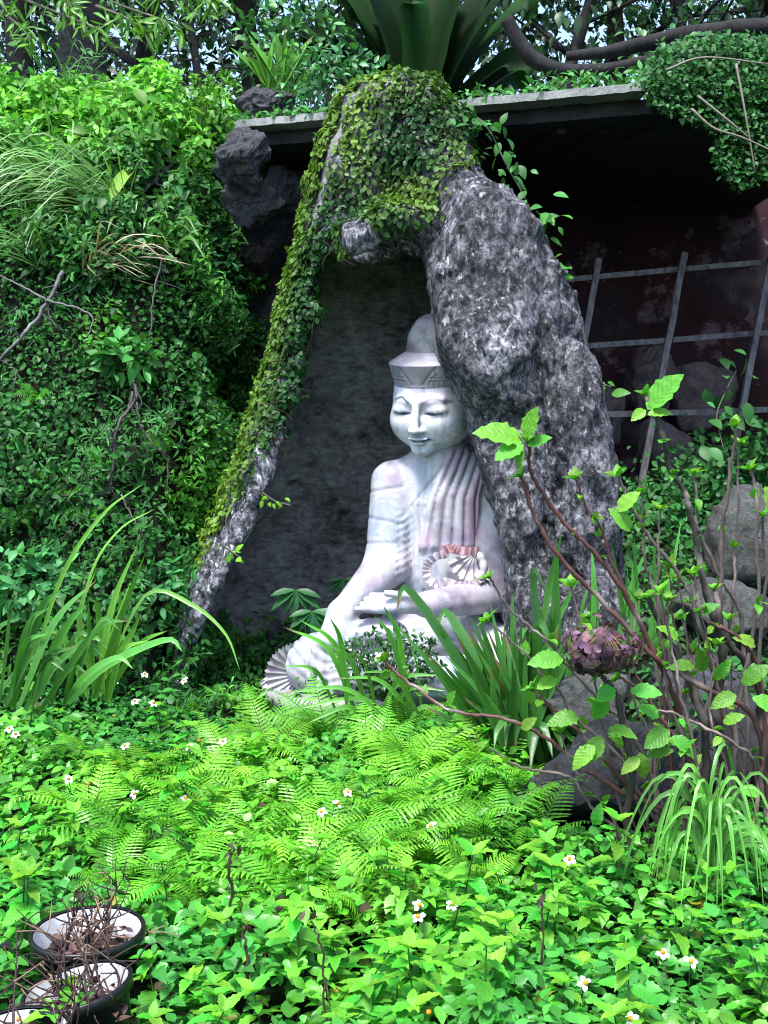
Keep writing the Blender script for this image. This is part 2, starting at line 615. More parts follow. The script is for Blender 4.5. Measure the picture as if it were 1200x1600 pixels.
def mat_mural():
    t = NT('faded_mural_plaster')
    p = t.pos()
    n1 = t.noise(p, 1.3, 6, 0.6, 0.1); n2 = t.noise(p, 11, 8, 0.75, 0.0); n3 = t.noise(p, 3.1, 8, 0.7, 0.1)
    c = t.ramp(n1, [(0.36, (0.018, 0.012, 0.015)), (0.47, (0.045, 0.018, 0.024)), (0.55, (0.03, 0.025, 0.032)), (0.63, (0.085, 0.065, 0.075))])
    c = t.mix(t.math('MULTIPLY', t.ramp(n3, [(0.56, 0.0), (0.62, 1.0)]), 0.6), c, (0.20, 0.15, 0.17))
    c = t.mix(t.math('MULTIPLY', t.ramp(n2, [(0.62, 0.0), (0.7, 1.0)]), 0.7), c, (0.38, 0.36, 0.40))
    return t.base(c, 0.85, 0.2, t.bump(n2, 0.4, 0.02))

def mat_bark(name, dark, light, scale=20.0, ring=0.0):
    t = NT(name)
    p = t.pos()
    mp = t.new('Mapping'); mp.inputs['Scale'].default_value = (1, 1, 0.3 if not ring else 3.0); t.l.new(p, mp.inputs['Vector'])
    n1 = t.noise(mp.outputs[0], scale, 8, 0.7, 0.4); n2 = t.noise(p, 6, 4, 0.6)
    c = t.ramp(t.math('ADD', t.math('MULTIPLY', n1, 0.7), t.math('MULTIPLY', n2, 0.3)), [(0.36, dark), (0.64, light)])
    return t.base(c, 0.8, 0.25, t.bump(n1, 0.8, 0.02))

def mat_soil():
    t = NT('damp_soil')
    p = t.pos()
    n1 = t.noise(p, 7, 8, 0.7); n2 = t.noise(p, 45, 6, 0.7)
    c = t.ramp(n1, [(0.35, (0.004, 0.007, 0.004)), (0.65, (0.014, 0.016, 0.009))])
    c = t.mix(t.math('MULTIPLY', t.ramp(n2, [(0.55, 0.0), (0.66, 1.0)]), 0.6), c, (0.010, 0.035, 0.008))
    return t.base(c, 0.9, 0.15, t.bump(n2, 0.8, 0.02))

def mat_plain(name, col, rough=0.5, spec=0.4, nscale=40.0, var=0.3):
    t = NT(name)
    nz = t.noise(t.pos(), nscale, 5, 0.65)
    c = t.ramp(nz, [(0.35, tuple(v * (1 - var) for v in col)), (0.62, col)])
    return t.base(c, rough, spec, t.bump(nz, 0.15, 0.004))

def mat_veined(name, rough=0.45, trans=0.34, spec=0.35):
    t = NT(name)
    oi = t.new('ObjectInfo')
    c = t.mix(1.0, t.tint(), oi.outputs['Color'], 'MULTIPLY')
    sp = t.new('SeparateXYZ'); t.l.new(t.coord('Object'), sp.inputs[0])
    axx = t.math('ABSOLUTE', sp.outputs['X'])
    mid = t.math('SUBTRACT', 1.0, t.math('MULTIPLY', axx, 45.0)); mid = t.math('MAXIMUM', mid, 0.0)
    ph = t.math('SINE', t.math('MULTIPLY', t.math('SUBTRACT', sp.outputs['Y'], t.math('MULTIPLY', axx, 0.9)), 52.0))
    side = t.math('MULTIPLY', t.math('MAXIMUM', t.math('SUBTRACT', ph, 0.75), 0.0), 3.0)
    vein = t.math('MINIMUM', t.math('ADD', mid, side), 1.0)
    nz = t.noise(t.pos(), 45, 4, 0.65)
    k = t.math('ADD', t.math('MULTIPLY', nz, 0.6), 0.70)
    k = t.math('MULTIPLY', k, t.math('ADD', t.math('MULTIPLY', oi.outputs['Random'], 0.7), 0.62))
    k = t.math('MULTIPLY', k, t.math('ADD', t.math('MULTIPLY', vein, 0.14), 0.97))
    hs = t.new('HueSaturation'); t.l.new(c, hs.inputs['Color']); t.l.new(k, hs.inputs['Value'])
    rnd2 = t.math('FRACT', t.math('MULTIPLY', oi.outputs['Random'], 17.31))
    t.l.new(t.math('ADD', t.math('MULTIPLY', rnd2, 0.05), 0.485), hs.inputs['Hue'])
    c = hs.outputs[0]
    puff = t.math('MULTIPLY', ph, -1.0)
    b = t.bump(t.math('ADD', puff, t.math('MULTIPLY', mid, -2.0)), 0.14, 0.02)
    b = t.bump(t.noise(t.pos(), 60, 3, 0.6), 0.3, 0.008, b)
    t.base(c, rough, spec, b)
    tr = t.new('BsdfTranslucent'); t.l.new(t.mix(1.0, c, (1.15, 1.25, 0.6), 'MULTIPLY'), tr.inputs['Color'])
    mx = t.new('MixShader'); mx.inputs[0].default_value = trans
    t.l.new(t.b.outputs[0], mx.inputs[1]); t.l.new(tr.outputs[0], mx.inputs[2]); t.l.new(mx.outputs[0], t.out.inputs['Surface'])
    return t.m

M = dict(
    veined=mat_veined('veined_leaf'),
    fern=mat_leaf('dull_frond', 0.65, 0.25, 0.15, 0.5, 6.0),
    leaf=mat_leaf('fresh_green_leaf', 0.38, 0.34, 0.38),
    ivy=mat_leaf('small_creeper_leaf', 0.45, 0.27, 0.2, 0.5, 9.0),
    dark=mat_leaf('deep_green_leaf', 0.42, 0.2, 0.4, 0.5, 5.0),
    strap=mat_leaf('strap_leaf', 0.38, 0.22, 0.45, 0.45, 30.0),
    grotto=mat_grotto(), plaster=mat_plaster(), marble=mat_marble(),
    slab=mat_concrete('mossy_concrete', (0.10, 0.12, 0.11), (0.36, 0.37, 0.36)),
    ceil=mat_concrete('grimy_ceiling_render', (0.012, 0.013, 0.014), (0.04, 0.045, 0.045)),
    rock=mat_rock('grey_boulder', (0.003, 0.0035, 0.005), (0.06, 0.064, 0.075), (0.20, 0.20, 0.23), 0.45, 2.0),
    rockd=mat_rock('dark_slate_rock', (0.008, 0.009, 0.012), (0.10, 0.105, 0.125), (0.26, 0.26, 0.29), 0.45, 1.3),
    rockl=mat_rock('pale_boulder', (0.022, 0.026, 0.024), (0.13, 0.14, 0.135), (0.26, 0.26, 0.26), 0.4, 1.3),
    rockp=mat_rock('pinkish_boulder', (0.09, 0.075, 0.08), (0.32, 0.27, 0.28), (0.42, 0.38, 0.40), 0.4),
    mural=mat_mural(),
    wood=mat_bark('grey_batten_wood', (0.05, 0.05, 0.055), (0.20, 0.20, 0.215), 30.0),
    bark=mat_bark('dark_bark', (0.004, 0.004, 0.004), (0.03, 0.029, 0.026)),
    palm=mat_bark('ringed_palm_bark', (0.006, 0.006, 0.007), (0.075, 0.075, 0.072), 8.0, 1.0),
    log=mat_bark('weathered_log', (0.002, 0.002, 0.003), (0.022, 0.021, 0.023), 24.0),
    stem=mat_tint('woody_stem', 0.6, 0.35, 40.0, 0.5, 0.5, 0.004),
    petal=mat_leaf('petal', 0.5, 0.25, 0.3, 0.2, 50.0),
    soil=mat_soil(),
    black=mat_plain('black_plastic', (0.006, 0.006, 0.007), 0.4, 0.4),
    white=mat_plain('chalky_white_lining', (0.75, 0.75, 0.78), 0.6, 0.3, 16.0, 0.35),
)

# ------------------------------------------------------------------ ground: one sheet, garden bed, bank on the left, terrace on the right, plateau behind
def Hgt(x, y):
    x = np.asarray(x, float); y = np.asarray(y, float)
    P = np.stack([x, y, x * 0], -1)
    h = 0.05 * fbm(P, 1.3, 3) + 0.14 * sst(3.8, 5.9, y)
    # bank on the left: steep foot, then an easier upper slope
    top = np.interp(x, [-1.5, -1.05, -0.2, 0.7], [4.0, 2.9, 2.7, 0.9])
    sh = 1.35 * sst(-1.28, -1.08, x)          # behind the grotto the bank starts farther back
    prof = np.interp(y - sh, [5.75, 5.95, 6.35, 6.9, 7.6, 8.4, 9.0], [0, 0.12, 0.36, 0.68, 0.84, 1.0, 1.0])
    wob = 0.16 * fbm(P * np.array([1, 1, 1]) + 5, 1.1, 3)
    lb = prof * (top - 0.15) * (1 - sst(0.5, 1.0, x))
    lb = lb + wob * np.clip(prof * 4, 0, 1) * (x < 0.5)
    # terrace on the right behind the stones
    rt = np.interp(y, [4.45, 4.75, 5.6, 7.2, 9.0], [0, 0.34, 0.55, 0.95, 1.05]) * sst(0.75, 1.25, x)
    h = h + np.maximum(lb, rt)
    # plateau above and behind the shelter
    pl = sst(9.15, 9.6, y)
    h = h * (1 - pl) + pl * (3.75 + 0.35 * sst(-1.0, -2.0, x) + 0.25 * fbm(P + 9, 0.7, 3) + 0.02 * np.clip(y - 9.5, 0, 60))
    return h

xs = np.unique(np.concatenate([np.linspace(-400, -8, 14), np.linspace(-8, -3.2, 22), np.linspace(-3.2, 3.2, 108), np.linspace(3.2, 8, 22), np.linspace(8, 400, 14)]))
ys = np.unique(np.concatenate([np.linspace(-400, -6, 10), np.linspace(-6, 1.2, 14), np.linspace(1.2, 10, 147), np.linspace(10, 22, 26), np.linspace(22, 600, 14)]))
GX, GY = np.meshgrid(xs, ys, indexing='ij')
GZ = Hgt(GX, GY)
gv = np.stack([GX, GY, GZ], -1).reshape(-1, 3)
ni, nj = GX.shape
I, J = np.meshgrid(np.arange(ni - 1), np.arange(nj - 1), indexing='ij')
gq = np.stack([I * nj + J, (I + 1) * nj + J, (I + 1) * nj + J + 1, I * nj + J + 1], -1).reshape(-1, 4)
ground = link('ground', make_mesh('ground', gv, [gq]), M['soil'])
tag(ground, 'damp dark soil of the garden bed and the bank', None, None, 'structure')

# ------------------------------------------------------------------ the rock grotto
def yref(px):
    return float(np.interp(px, [300, 480, 690, 800], [5.92, 5.85, 5.55, 5.45]))
outer_px = [(235, 1140), (252, 1040), (266, 950), (304, 835), (352, 718), (394, 600), (426, 480), (450, 380), (470, 290), (490, 215), (514, 142), (560, 104),
            (630, 92), (694, 112), (742, 174), (776, 248), (816, 320), (860, 425), (905, 545), (945, 690), (985, 830), (1003, 960), (1010, 1140)]
open_px = [(270, 1160), (283, 1045), (350, 905), (392, 815), (440, 690), (478, 580), (508, 470), (533, 408), (560, 408), (600, 396), (640, 384), (668, 386), (676, 470),
           (690, 545), (718, 612), (742, 690), (768, 770), (790, 850), (795, 930), (800, 1160)]
def silh(a, b):
    yy = 5.7
    for _ in range(6):
        p = W(a, b, yy); yy = 5.86 - 0.36 * float(sst(-0.25, 0.55, p[0])) + 0.10 * max(0.0, p[2] - 1.2) + 0.14
    return p[[0, 2]]
outer = np.array([silh(a, b) for a, b in outer_px])
opening = np.array([W(a, b, yref(a))[[0, 2]] for a, b in open_px])
outer[0, 1] = outer[-1, 1] = -0.1
opening[0, 1] = opening[-1, 1] = -0.4
outer_s = outer
GH = 0.021
X, Y, Z, lo = grid((-1.5, 4.95, -0.02), (1.6, 7.5, 4.05), GH)
x2, z2 = X[:, 0, :], Z[:, 0, :]
do = poly_sdf(x2, z2, outer_s)[:, None, :]
dop = poly_sdf(x2, z2, opening)[:, None, :]
yf = (5.86 - 0.36 * sst(-0.25, 0.55, x2) + 0.10 * np.clip(z2 - 1.2, 0, 3))[:, None, :]
solid = smax(do + 0.05, yf - Y, 0.30)
solid = smax(solid, Y - 7.35, 0.4)
# bosses and notches on the right-hand wall
def blob(c, r, k=0.12):
    global solid
    solid = smin(solid, ell(X, Y, Z, c, r), k)
def notch(c, r, k=0.1):
    global solid
    solid = smax(solid, -ell(X, Y, Z, c, r), k)
blob(W(775, 545, 5.52), (0.26, 0.20, 0.24), 0.2)
blob(W(740, 440, 5.62), (0.18, 0.13, 0.45), 0.25)
blob(W(805, 450, 5.68), (0.12, 0.12, 0.36), 0.3)
blob(W(900, 760, 5.6), (0.18, 0.2, 0.5), 0.25)
blob(W(825, 760, 5.55), (0.13, 0.14, 0.45), 0.25)
blob(W(565, 368, 5.76), (0.12, 0.14, 0.11), 0.07)
blob(W(620, 345, 5.78), (0.19, 0.16, 0.10), 0.12)
blob(W(880, 990, 5.45), (0.38, 0.2, 0.25), 0.25)
blob(W(868, 560, 5.80), (0.13, 0.18, 0.40), 0.25)
notch(W(842, 600, 5.24), (0.10, 0.13, 0.05), 0.08)
notch(W(775, 655, 5.3), (0.16, 0.16, 0.04), 0.12)
notch(W(868, 700, 5.30), (0.025, 0.14, 0.36), 0.14)
notch(W(880, 895, 5.2), (0.22, 0.12, 0.05), 0.1)
Pn = np.stack([X, Y, Z * 0.6], -1)
solid = solid + (0.045 * fbm(Pn, 3.0, 3, seed=1)).astype(np.float32) + (0.06 * np.abs(fbm(Pn, 8.0, 2, seed=2))).astype(np.float32)
chamber = smax(do + 0.17, 6.0 - 0.3 * sst(-0.2, 0.6, x2)[:, None, :] - Y, 0.15)
chamber = smax(chamber, Y - (7.02 - 0.22 * (z2[:, None, :] - 1.0).clip(0, 3) ** 1.2 * 0.5), 0.35)
chamber = smax(chamber, Z - 2.72, 0.3)
nz_in = (0.02 * fbm(np.stack([X, Y, Z], -1), 5.0, 2, seed=5)).astype(np.float32)
front = smax(dop + 0.02 * fbm(np.stack([X, Y, Z], -1), 7.0, 2, seed=3).astype(np.float32), Y - 6.35, 0.08)
cav = smin(chamber, front, 0.06) + nz_in
shell = smax(solid, -cav, 0.05)
GV_, GQ_ = nets(shell, lo, GH)
GN_ = vnormals(GV_, GQ_)
amp = 0.022 * fbm(GV_ * np.array([1, 1, 0.6]), 20, 3, 0.6, 4) + 0.03 * (0.35 - np.abs(fbm(GV_ * np.array([1, 1, 0.5]), 8, 3, 0.55, 7)))
GV_ = GV_ + GN_ * amp[:, None]
fc = GV_[GQ_].mean(1)
fn_ = norm(np.cross(GV_[GQ_[:, 2]] - GV_[GQ_[:, 0]], GV_[GQ_[:, 3]] - GV_[GQ_[:, 1]]))
doc = poly_sdf(fc[:, 0], fc[:, 2], outer_s)
inner = (fc[:, 1] > 6.12 - 0.3 * sst(-0.2, 0.6, fc[:, 0])) & (doc < -0.10) & (fc[:, 1] < 7.2)
grotto = empty('rock_grotto', (0.05, 6.2, 0.1), 'weathered grey rock grotto arch partly covered in creeping fig, sheltering the seated statue', 'grotto')
def sub_mesh(V, Q, mask, tint):
    q = Q[mask]; u, inv = np.unique(q, return_inverse=True)
    return V[u], inv.reshape(q.shape), tint[u]
# pale lichen zones on the rock (surface colour of their own)
pxv, pyv = proj(GV_)
tl = np.ones((len(GV_), 3))
lich = np.exp(-(((pxv - 690) / 45) ** 2 + ((pyv - 330) / 85) ** 2)) + np.exp(-(((pxv - 575) / 60) ** 2 + ((pyv - 375) / 40) ** 2)) * 1.6 + 0.8 * np.exp(-(((pxv - 775) / 45) ** 2 + ((pyv - 545) / 40) ** 2)) + 0.7 * np.exp(-(((pxv - 880) / 40) ** 2 + ((pyv - 760) / 60) ** 2))
lich = lich + 1.2 * sst(480, 380, pxv)
tl = tl * (0.95 + 0.9 * np.clip(lich, 0, 1.6))[:, None]
o_ = np.array(grotto.location)
for nm, mk, mt in (('rock_shell', ~inner, 'grotto'), ('niche_wall', inner, 'plaster')):
    v, q, t_ = sub_mesh(GV_, GQ_, mk, tl)
    link(nm, make_mesh(nm, v - o_, [q], t_), M[mt], grotto)

# ------------------------------------------------------------------ creeping fig over the arch
rng = np.random.default_rng(5)
T_ROUND = [leaf_tpl(4, 0.8, 0.42, 0.2, 0.1, 0, 0.8, 0.5), leaf_tpl(4, 0.7, 0.45, 0.3, 0.2, 0, 0.9, 0.5), leaf_tpl(4, 0.75, 0.4, 0.05, -0.1, 0, 0.9, 0.3)]
T_OVAL = [leaf_tpl(5, 0.5, 0.42, 0.25, 0.2), leaf_tpl(5, 0.55, 0.38, 0.3, 0.35), leaf_tpl(5, 0.45, 0.4, 0.15, 0.1)]
T_SERR = [leaf_tpl(9, 0.6, 0.33, 0.25, 0.25, 0.10, 1.1), leaf_tpl(9, 0.55, 0.35, 0.35, 0.4, 0.10, 1.1), leaf_tpl(9, 0.65, 0.32, 0.15, 0.1, 0.10, 1.1)]
T_LANCE = [leaf_tpl(5, 0.2, 0.4, 0.3, 0.3), leaf_tpl(5, 0.17, 0.45, 0.3, 0.1)]
creep_poly = [(492, 185), (530, 105), (590, 70), (670, 70), (730, 115), (770, 185), (800, 260), (752, 245), (705, 272), (690, 330), (650, 350), (600, 352), (545, 335), (530, 375), (545, 410), (505, 490), (470, 590), (455, 660),
              (425, 685), (400, 720), (385, 770), (355, 800), (330, 850), (295, 905), (262, 945), (300, 830), (345, 715), (388, 600), (420, 480), (446, 380), (466, 290)]
def creeper(n, seed):
    rng = np.random.default_rng(seed)
    fx, fy = proj(fc)
    d = poly_sdf(fx, fy, creep_poly)
    dens = np.clip(0.5 - d / 18.0, 0, 1)
    patch = fbm(fc, 3.2, 3, seed=8)
    dens = dens * (0.55 + 0.8 * sst(-0.35, 0.0, patch))
    dens = np.where(fy > 690, dens * 0.5, dens)
    ok = (~inner) & (fn_[:, 1] < 0.55) & (fc[:, 1] < 6.7)
    P, N = sample_faces(GV_, GQ_, n, rng, dens * ok)
    P = P + N * rng.uniform(0.0, 0.045, (n, 1))
    down = np.array([0, 0, -1.0])
    D = down + rng.normal(0, 0.65, (n, 3)); D = D - N * (D * N).sum(1, keepdims=True) * 0.8 + N * 0.35
    NN = N + rng.normal(0, 0.35, (n, 3)) + np.array([0, 0, 0.35])
    px, py = proj(P)
    yel = np.clip(sst(0, 1, fbm(P, 1.6, 2, seed=2) * 1.6 + 0.35) + 0.75 * sst(55, 5, np.abs(px - np.interp(py, [100, 200, 400, 600, 850], [600, 500, 440, 395, 320]))) , 0, 1)
    c0 = np.array([0.018, 0.075, 0.018]); c1 = np.array([0.12, 0.23, 0.03])
    T = c0 + (c1 - c0) * yel[:, None]
    T = T * rng.uniform(0.6, 1.35, (n, 1))
    g = Geo()
    scatter(g, T_ROUND, P, D, NN, rng.uniform(0.020, 0.042, n), T, rng)
    # trailing runners
    for k in range(260):
        i = rng.integers(0, n)
        if N[i, 1] > -0.75: continue
        a = P[i] + N[i] * 0.012
        pts = [a + np.array([rng.normal(0, 0.03) * j, 0, -0.05 * j]) + N[i] * 0.004 for j in range(4)]
        V, F = tube_geo(spline(pts, 6), 0.003, 4)
        g.add(V, F, (0.07, 0.05, 0.035))
    return g
c_ = creeper(17500, 21).build('creeping_fig', M['ivy'])
tag(c_, 'small-leaved creeping fig carpeting the top and left flank of the rock grotto', 'creeper', None, 'stuff')

# ------------------------------------------------------------------ shelter: concrete roof slab, back wall with mural, lattice
def box_geo(c, s):
    c = np.asarray(c, float); s = np.asarray(s, float) / 2
    V = np.array([[i, j, k] for i in (-1, 1) for j in (-1, 1) for k in (-1, 1)], float) * s + c
    F = np.array([(0, 1, 3, 2), (4, 6, 7, 5), (0, 4, 5, 1), (2, 3, 7, 6), (0, 2, 6, 4), (1, 5, 7, 3)])
    return V, F

pL = W(368, 188, 7.15); pR = W(1012, 128, 6.25)
zt = 0.5 * (pL[2] + pR[2])
def slab_mesh(x0, x1, z0, z1, yb, n=60):
    rng = np.random.default_rng(3)
    g = Geo(); rows = []
    xs_ = np.linspace(x0, x1, n)
    ye = np.interp(xs_, [pL[0], pR[0]], [pL[1], pR[1]]) + rng.normal(0, 0.003, n)
    zz = np.interp(xs_, [pL[0], pR[0]], [pL[2], pR[2]])
    V = []
    for i in range(n):
        dz = rng.normal(0, 0.0012)
        V += [(xs_[i], ye[i], zz[i] - z0 + dz), (xs_[i], ye[i], zz[i] - z1 + dz), (xs_[i], yb, zz[i] - z1), (xs_[i], yb, zz[i] - z0)]
    F = []
    for i in range(n - 1):
        a = i * 4; b = a + 4
        for k in range(4):
            k2 = (k + 1) % 4
            F.append((a + k, a + k2, b + k2, b + k))
    F += [(3, 2, 1, 0), (4 * n - 4, 4 * n - 3, 4 * n - 2, 4 * n - 1)]
    g.add(V, np.array(F)); return g
roof = empty('shelter_roof', ((pL[0] + pR[0]) / 2, 8.0, zt - 0.1), 'thin mossy concrete roof slab projecting above the dark recess behind the grotto', 'roof')
ro = np.array(roof.location)
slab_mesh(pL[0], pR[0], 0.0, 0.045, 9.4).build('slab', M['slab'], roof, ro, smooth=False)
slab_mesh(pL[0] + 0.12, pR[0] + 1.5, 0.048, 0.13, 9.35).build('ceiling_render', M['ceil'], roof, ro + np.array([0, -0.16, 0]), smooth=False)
# sagging ceiling ribs under the slab
for k in range(9):
    xx = 0.75 + 0.26 * k
    g = Geo(); V, F = box_geo((0, 0, 0), (0.05, 2.6, 0.04))
    g.add(V, F)
    o = g.build('ceiling_rib', M['ceil'], roof, smooth=False)
    o.location = (xx - ro[0], 7.95 - ro[1], zt - 0.165 + 0.012 * k - ro[2]); o.rotation_euler = (0, radians(3), radians(14))

wall_g = Geo()
wx = np.linspace(0.3, 3.6, 90); wz = np.linspace(0.2, 3.6, 60)
A, B = np.meshgrid(wx, wz, indexing='ij')
yy = 8.95 + 0.08 * fbm(np.stack([A, B, A * 0], -1), 1.2, 4)
for dy in (0.0, 0.2):
    wall_g.add(np.stack([A, yy + dy, B], -1).reshape(-1, 3), np.stack([(I2 := np.arange(89)[:, None] * 60 + np.arange(59)[None]), I2 + 60, I2 + 61, I2 + 1], -1).reshape(-1, 4))
wall = wall_g.build('back_wall', M['mural'])
tag(wall, 'dark plum and brown painted back wall of the recess, peeling', 'wall')

rf_g = Geo(); wx2 = np.linspace(-1.6, 0.28, 70); wz2 = np.linspace(1.2, 3.7, 80)
A, B = np.meshgrid(wx2, wz2, indexing='ij'); P_ = np.stack([A, B, A * 0], -1)
yy = 8.15 + 0.6 * np.abs(fbm(P_, 1.6, 3, seed=4)) + 0.14 * fbm(P_, 5, 4, 0.6)
for dy in (0.0, 0.3):
    rf_g.add(np.stack([A, yy + dy, B], -1).reshape(-1, 3), np.stack([(I2 := np.arange(69)[:, None] * 80 + np.arange(79)[None]), I2 + 80, I2 + 81, I2 + 1], -1).reshape(-1, 4))
tag(rf_g.build('rock_wall', M['rockd'], smooth=False), 'dark blocky rock face in the recess left of and behind the grotto', 'wall')
lat = empty('lattice_frame', W(1060, 760, 7.3), 'grey wooden lattice of battens leaning in the dark recess right of the grotto', 'lattice')
lo_ = np.array(lat.location)
def batten(a, b, w, d, nm):
    a = np.asarray(a); b = np.asarray(b)
    t = norm(b - a); s = norm(np.cross(t, np.array([0, 1.0, 0.12]))); u = np.cross(s, t)
    g = Geo(); V = []
    n = 8
    rg = np.random.default_rng(int(abs(a[0]) * 1000) + 3)
    for i in range(n):
        p = a + (b - a) * i / (n - 1) + s * rg.normal(0, 0.002)
        V += [p - s * w / 2 - u * d / 2, p + s * w / 2 - u * d / 2, p + s * w / 2 + u * d / 2, p - s * w / 2 + u * d / 2]
    F = []
    for i in range(n - 1):
        q = i * 4
        for k in range(4):
            F.append((q + k, q + (k + 1) % 4, q + 4 + (k + 1) % 4, q + 4 + k))
    F += [(3, 2, 1, 0), (4 * n - 4, 4 * n - 3, 4 * n - 2, 4 * n - 1)]
    g.add(V, np.array(F))
    return g.build(nm, M['wood'], lat, lo_, smooth=False)
YB = 7.3
for a, b in (((936, 405), (893, 640)), ((1070, 395), (1000, 765)), ((1212, 360), (1150, 690)), ((800, 400), (775, 640))):
    batten(W(a[0], a[1], YB), W(b[0], b[1], YB - 0.25), 0.038, 0.03, 'upright_batten')
for a, b in (((790, 445), (1235, 405)), ((780, 552), (1225, 518)), ((800, 652), (1200, 640))):
    yy0 = YB + 0.045 - 0.25 * (0.5 * (a[1] + b[1]) - 400) / 365
    batten(W(a[0], a[1], yy0), W(b[0], b[1], yy0), 0.034, 0.03, 'cross_batten')

# ------------------------------------------------------------------ loose rocks
def rock_mesh(name, size, seed, n=26, rough=0.28, facets=7, smooth=True):
    rg = np.random.default_rng(seed)
    lat_ = np.linspace(-pi / 2, pi / 2, n // 2 + 1); lon = np.arange(n) / n * 2 * pi
    A, B = np.meshgrid(lat_, lon, indexing='ij')
    D = np.stack([np.cos(A) * np.cos(B), np.cos(A) * np.sin(B), np.sin(A)], -1)
    r = np.full(A.shape, 1.0)
    for k in range(facets):
        nv = norm(rg.normal(0, 1, 3)); dd = rg.uniform(0.5, 0.88)
        c = D @ nv
        r = np.minimum(r, np.where(c > 0.05, dd / np.maximum(c, 0.05), 9))
    r = r * (1 + rough * 0.7 * fbm(D + seed, 1.6, 4) + (0.14 if smooth else 0.30) * fbm(D + seed, 5 if smooth else 3.5, 4, 0.6))
    V = (D * r[..., None] * np.asarray(size) / 2 * 1.15).reshape(-1, 3)
    m = len(lat_)
    I3, J3 = np.meshgrid(np.arange(m - 1), np.arange(n), indexing='ij')
    Q = np.stack([I3 * n + J3, I3 * n + (J3 + 1) % n, (I3 + 1) * n + (J3 + 1) % n, (I3 + 1) * n + J3], -1).reshape(-1, 4)
    return make_mesh(name, V, [Q], None, smooth)
def rock(px0, px1, py0, py1, Yd, mat, label, seed, depth=None, rough=0.28, rz=0.0, facets=12):
    a = W(px0, py1, Yd); b = W(px1, py0, Yd)
    sx, sz = b[0] - a[0], b[2] - a[2]
    o = link('boulder', rock_mesh('boulder', (sx, depth or max(sx, sz) * 0.8, sz), seed, 40 if mat == 'rockd' else 48, rough, facets, mat != 'rockd'), M[mat])
    o.location = ((a[0] + b[0]) / 2, Yd + (depth or max(sx, sz) * 0.8) * 0.35, (a[2] + b[2]) / 2)
    o.rotation_euler = (0, 0, rz)
    return tag(o, label, 'rock', None)
rock(322, 415, 186, 292, 6.95, 'rockd', 'jagged dark rock propping the left end of the roof slab', 11, None, 0.6, 0, 14)
rock(366, 458, 132, 196, 7.35, 'rockd', 'dark grey rock lying on top of the roof slab at its left end', 12, 0.35)
rock(345, 440, 262, 345, 7.2, 'rockd', 'shadowed rock in the recess below the roof slab\'s left end', 13)
rock(415, 500, 240, 345, 7.6, 'rockd', 'shadowed rock wedged in the recess right behind the grotto\'s left shoulder', 14)
rock(835, 1095, 1160, 1345, 4.22, 'rock', 'broad dark grey boulder at the foot of the hydrangea bush', 21, 0.6)
rock(1040, 1250, 1105, 1290, 4.5, 'rock', 'dark grey boulder behind the hydrangea stems at the right edge', 22, 0.6)
rock(838, 1010, 1070, 1180, 4.55, 'rockl', 'paler flat-topped stone resting above the broad dark boulder', 23, 0.5)
rock(1000, 1190, 1020, 1130, 4.9, 'rockd', 'mid grey stone glimpsed between the hydrangea stems', 24, 0.5)
rock(1125, 1260, 770, 940, 5.6, 'rockl', 'pale grey upright boulder at the right edge below the creeper', 25, 0.5)
rock(1085, 1240, 915, 1015, 5.2, 'rockl', 'pale layered stone slab below the upright boulder at the right edge', 26, 0.5)
rock(975, 1080, 540, 650, 8.45, 'rockp', 'pinkish grey boulder in the recess behind the lattice centre', 27, 0.5)
rock(1030, 1150, 545, 665, 8.4, 'rockp', 'pale rounded boulder behind the lattice near the right upright', 28, 0.5)
rock(895, 985, 590, 690, 8.35, 'rockp', 'small pinkish boulder at the back wall beside the grotto\'s right flank', 29, 0.4)
rock(1005, 1105, 650, 770, 7.9, 'rockp', 'pale rock low in the recess under the lattice', 30, 0.5)
rock(395, 470, 975, 1075, 6.6, 'rockd', 'low dark rock on the niche floor behind the statue\'s knee', 31, 0.4)

# ------------------------------------------------------------------ the seated marble statue
SB = W(655, 1105, 5.95)                      # base of the statue
statue = empty('seated_buddha_statue', SB, 'white marble seated buddha statue with pink-stained robe folds inside the grotto', 'statue')
WHITE = np.array([0.43, 0.455, 0.485])
def c3(px, py, Y): return W(px, py, Y)

X, Y, Z, lo = grid((-0.68, 5.25, 0.0), (1.08, 6.45, 1.72), 0.0108)
b = ell(X, Y, Z, c3(690, 985, 6.15), (0.36, 0.25, 0.22))
b = smin(b, ell(X, Y, Z, c3(692, 890, 6.12), (0.235, 0.20, 0.36)), 0.08)
b = smin(b, ell(X, Y, Z, c3(692, 790, 6.15), (0.275, 0.19, 0.25)), 0.10)
b = smin(b, cap(X, Y, Z, c3(690, 722, 6.17), c3(617, 752, 6.17), 0.12, 0.105), 0.10)
b = smin(b, cap(X, Y, Z, c3(690, 722, 6.17), c3(765, 752, 6.15), 0.12, 0.105), 0.10)
b = smin(b, cap(X, Y, Z, c3(690, 725, 6.15), c3(684, 670, 6.12), 0.15, 0.12), 0.06)
# legs
leg = cap(X, Y, Z, c3(650, 1020, 6.0), c3(494, 1034, 5.78), 0.19, 0.155)
leg = smin(leg, cap(X, Y, Z, c3(492, 1044, 5.74), c3(690, 1066, 5.5), 0.14, 0.11), 0.06)
leg = smin(leg, cap(X, Y, Z, c3(745, 1020, 6.0), c3(862, 1040, 5.72), 0.19, 0.165), 0.05)
leg = smin(leg, cap(X, Y, Z, c3(858, 1050, 5.68), c3(660, 1065, 5.48), 0.14, 0.12), 0.05)
leg = smin(leg, ell(X, Y, Z, c3(590, 988, 5.66), (0.16, 0.12, 0.075)), 0.08)
b = smin(b, leg, 0.06)
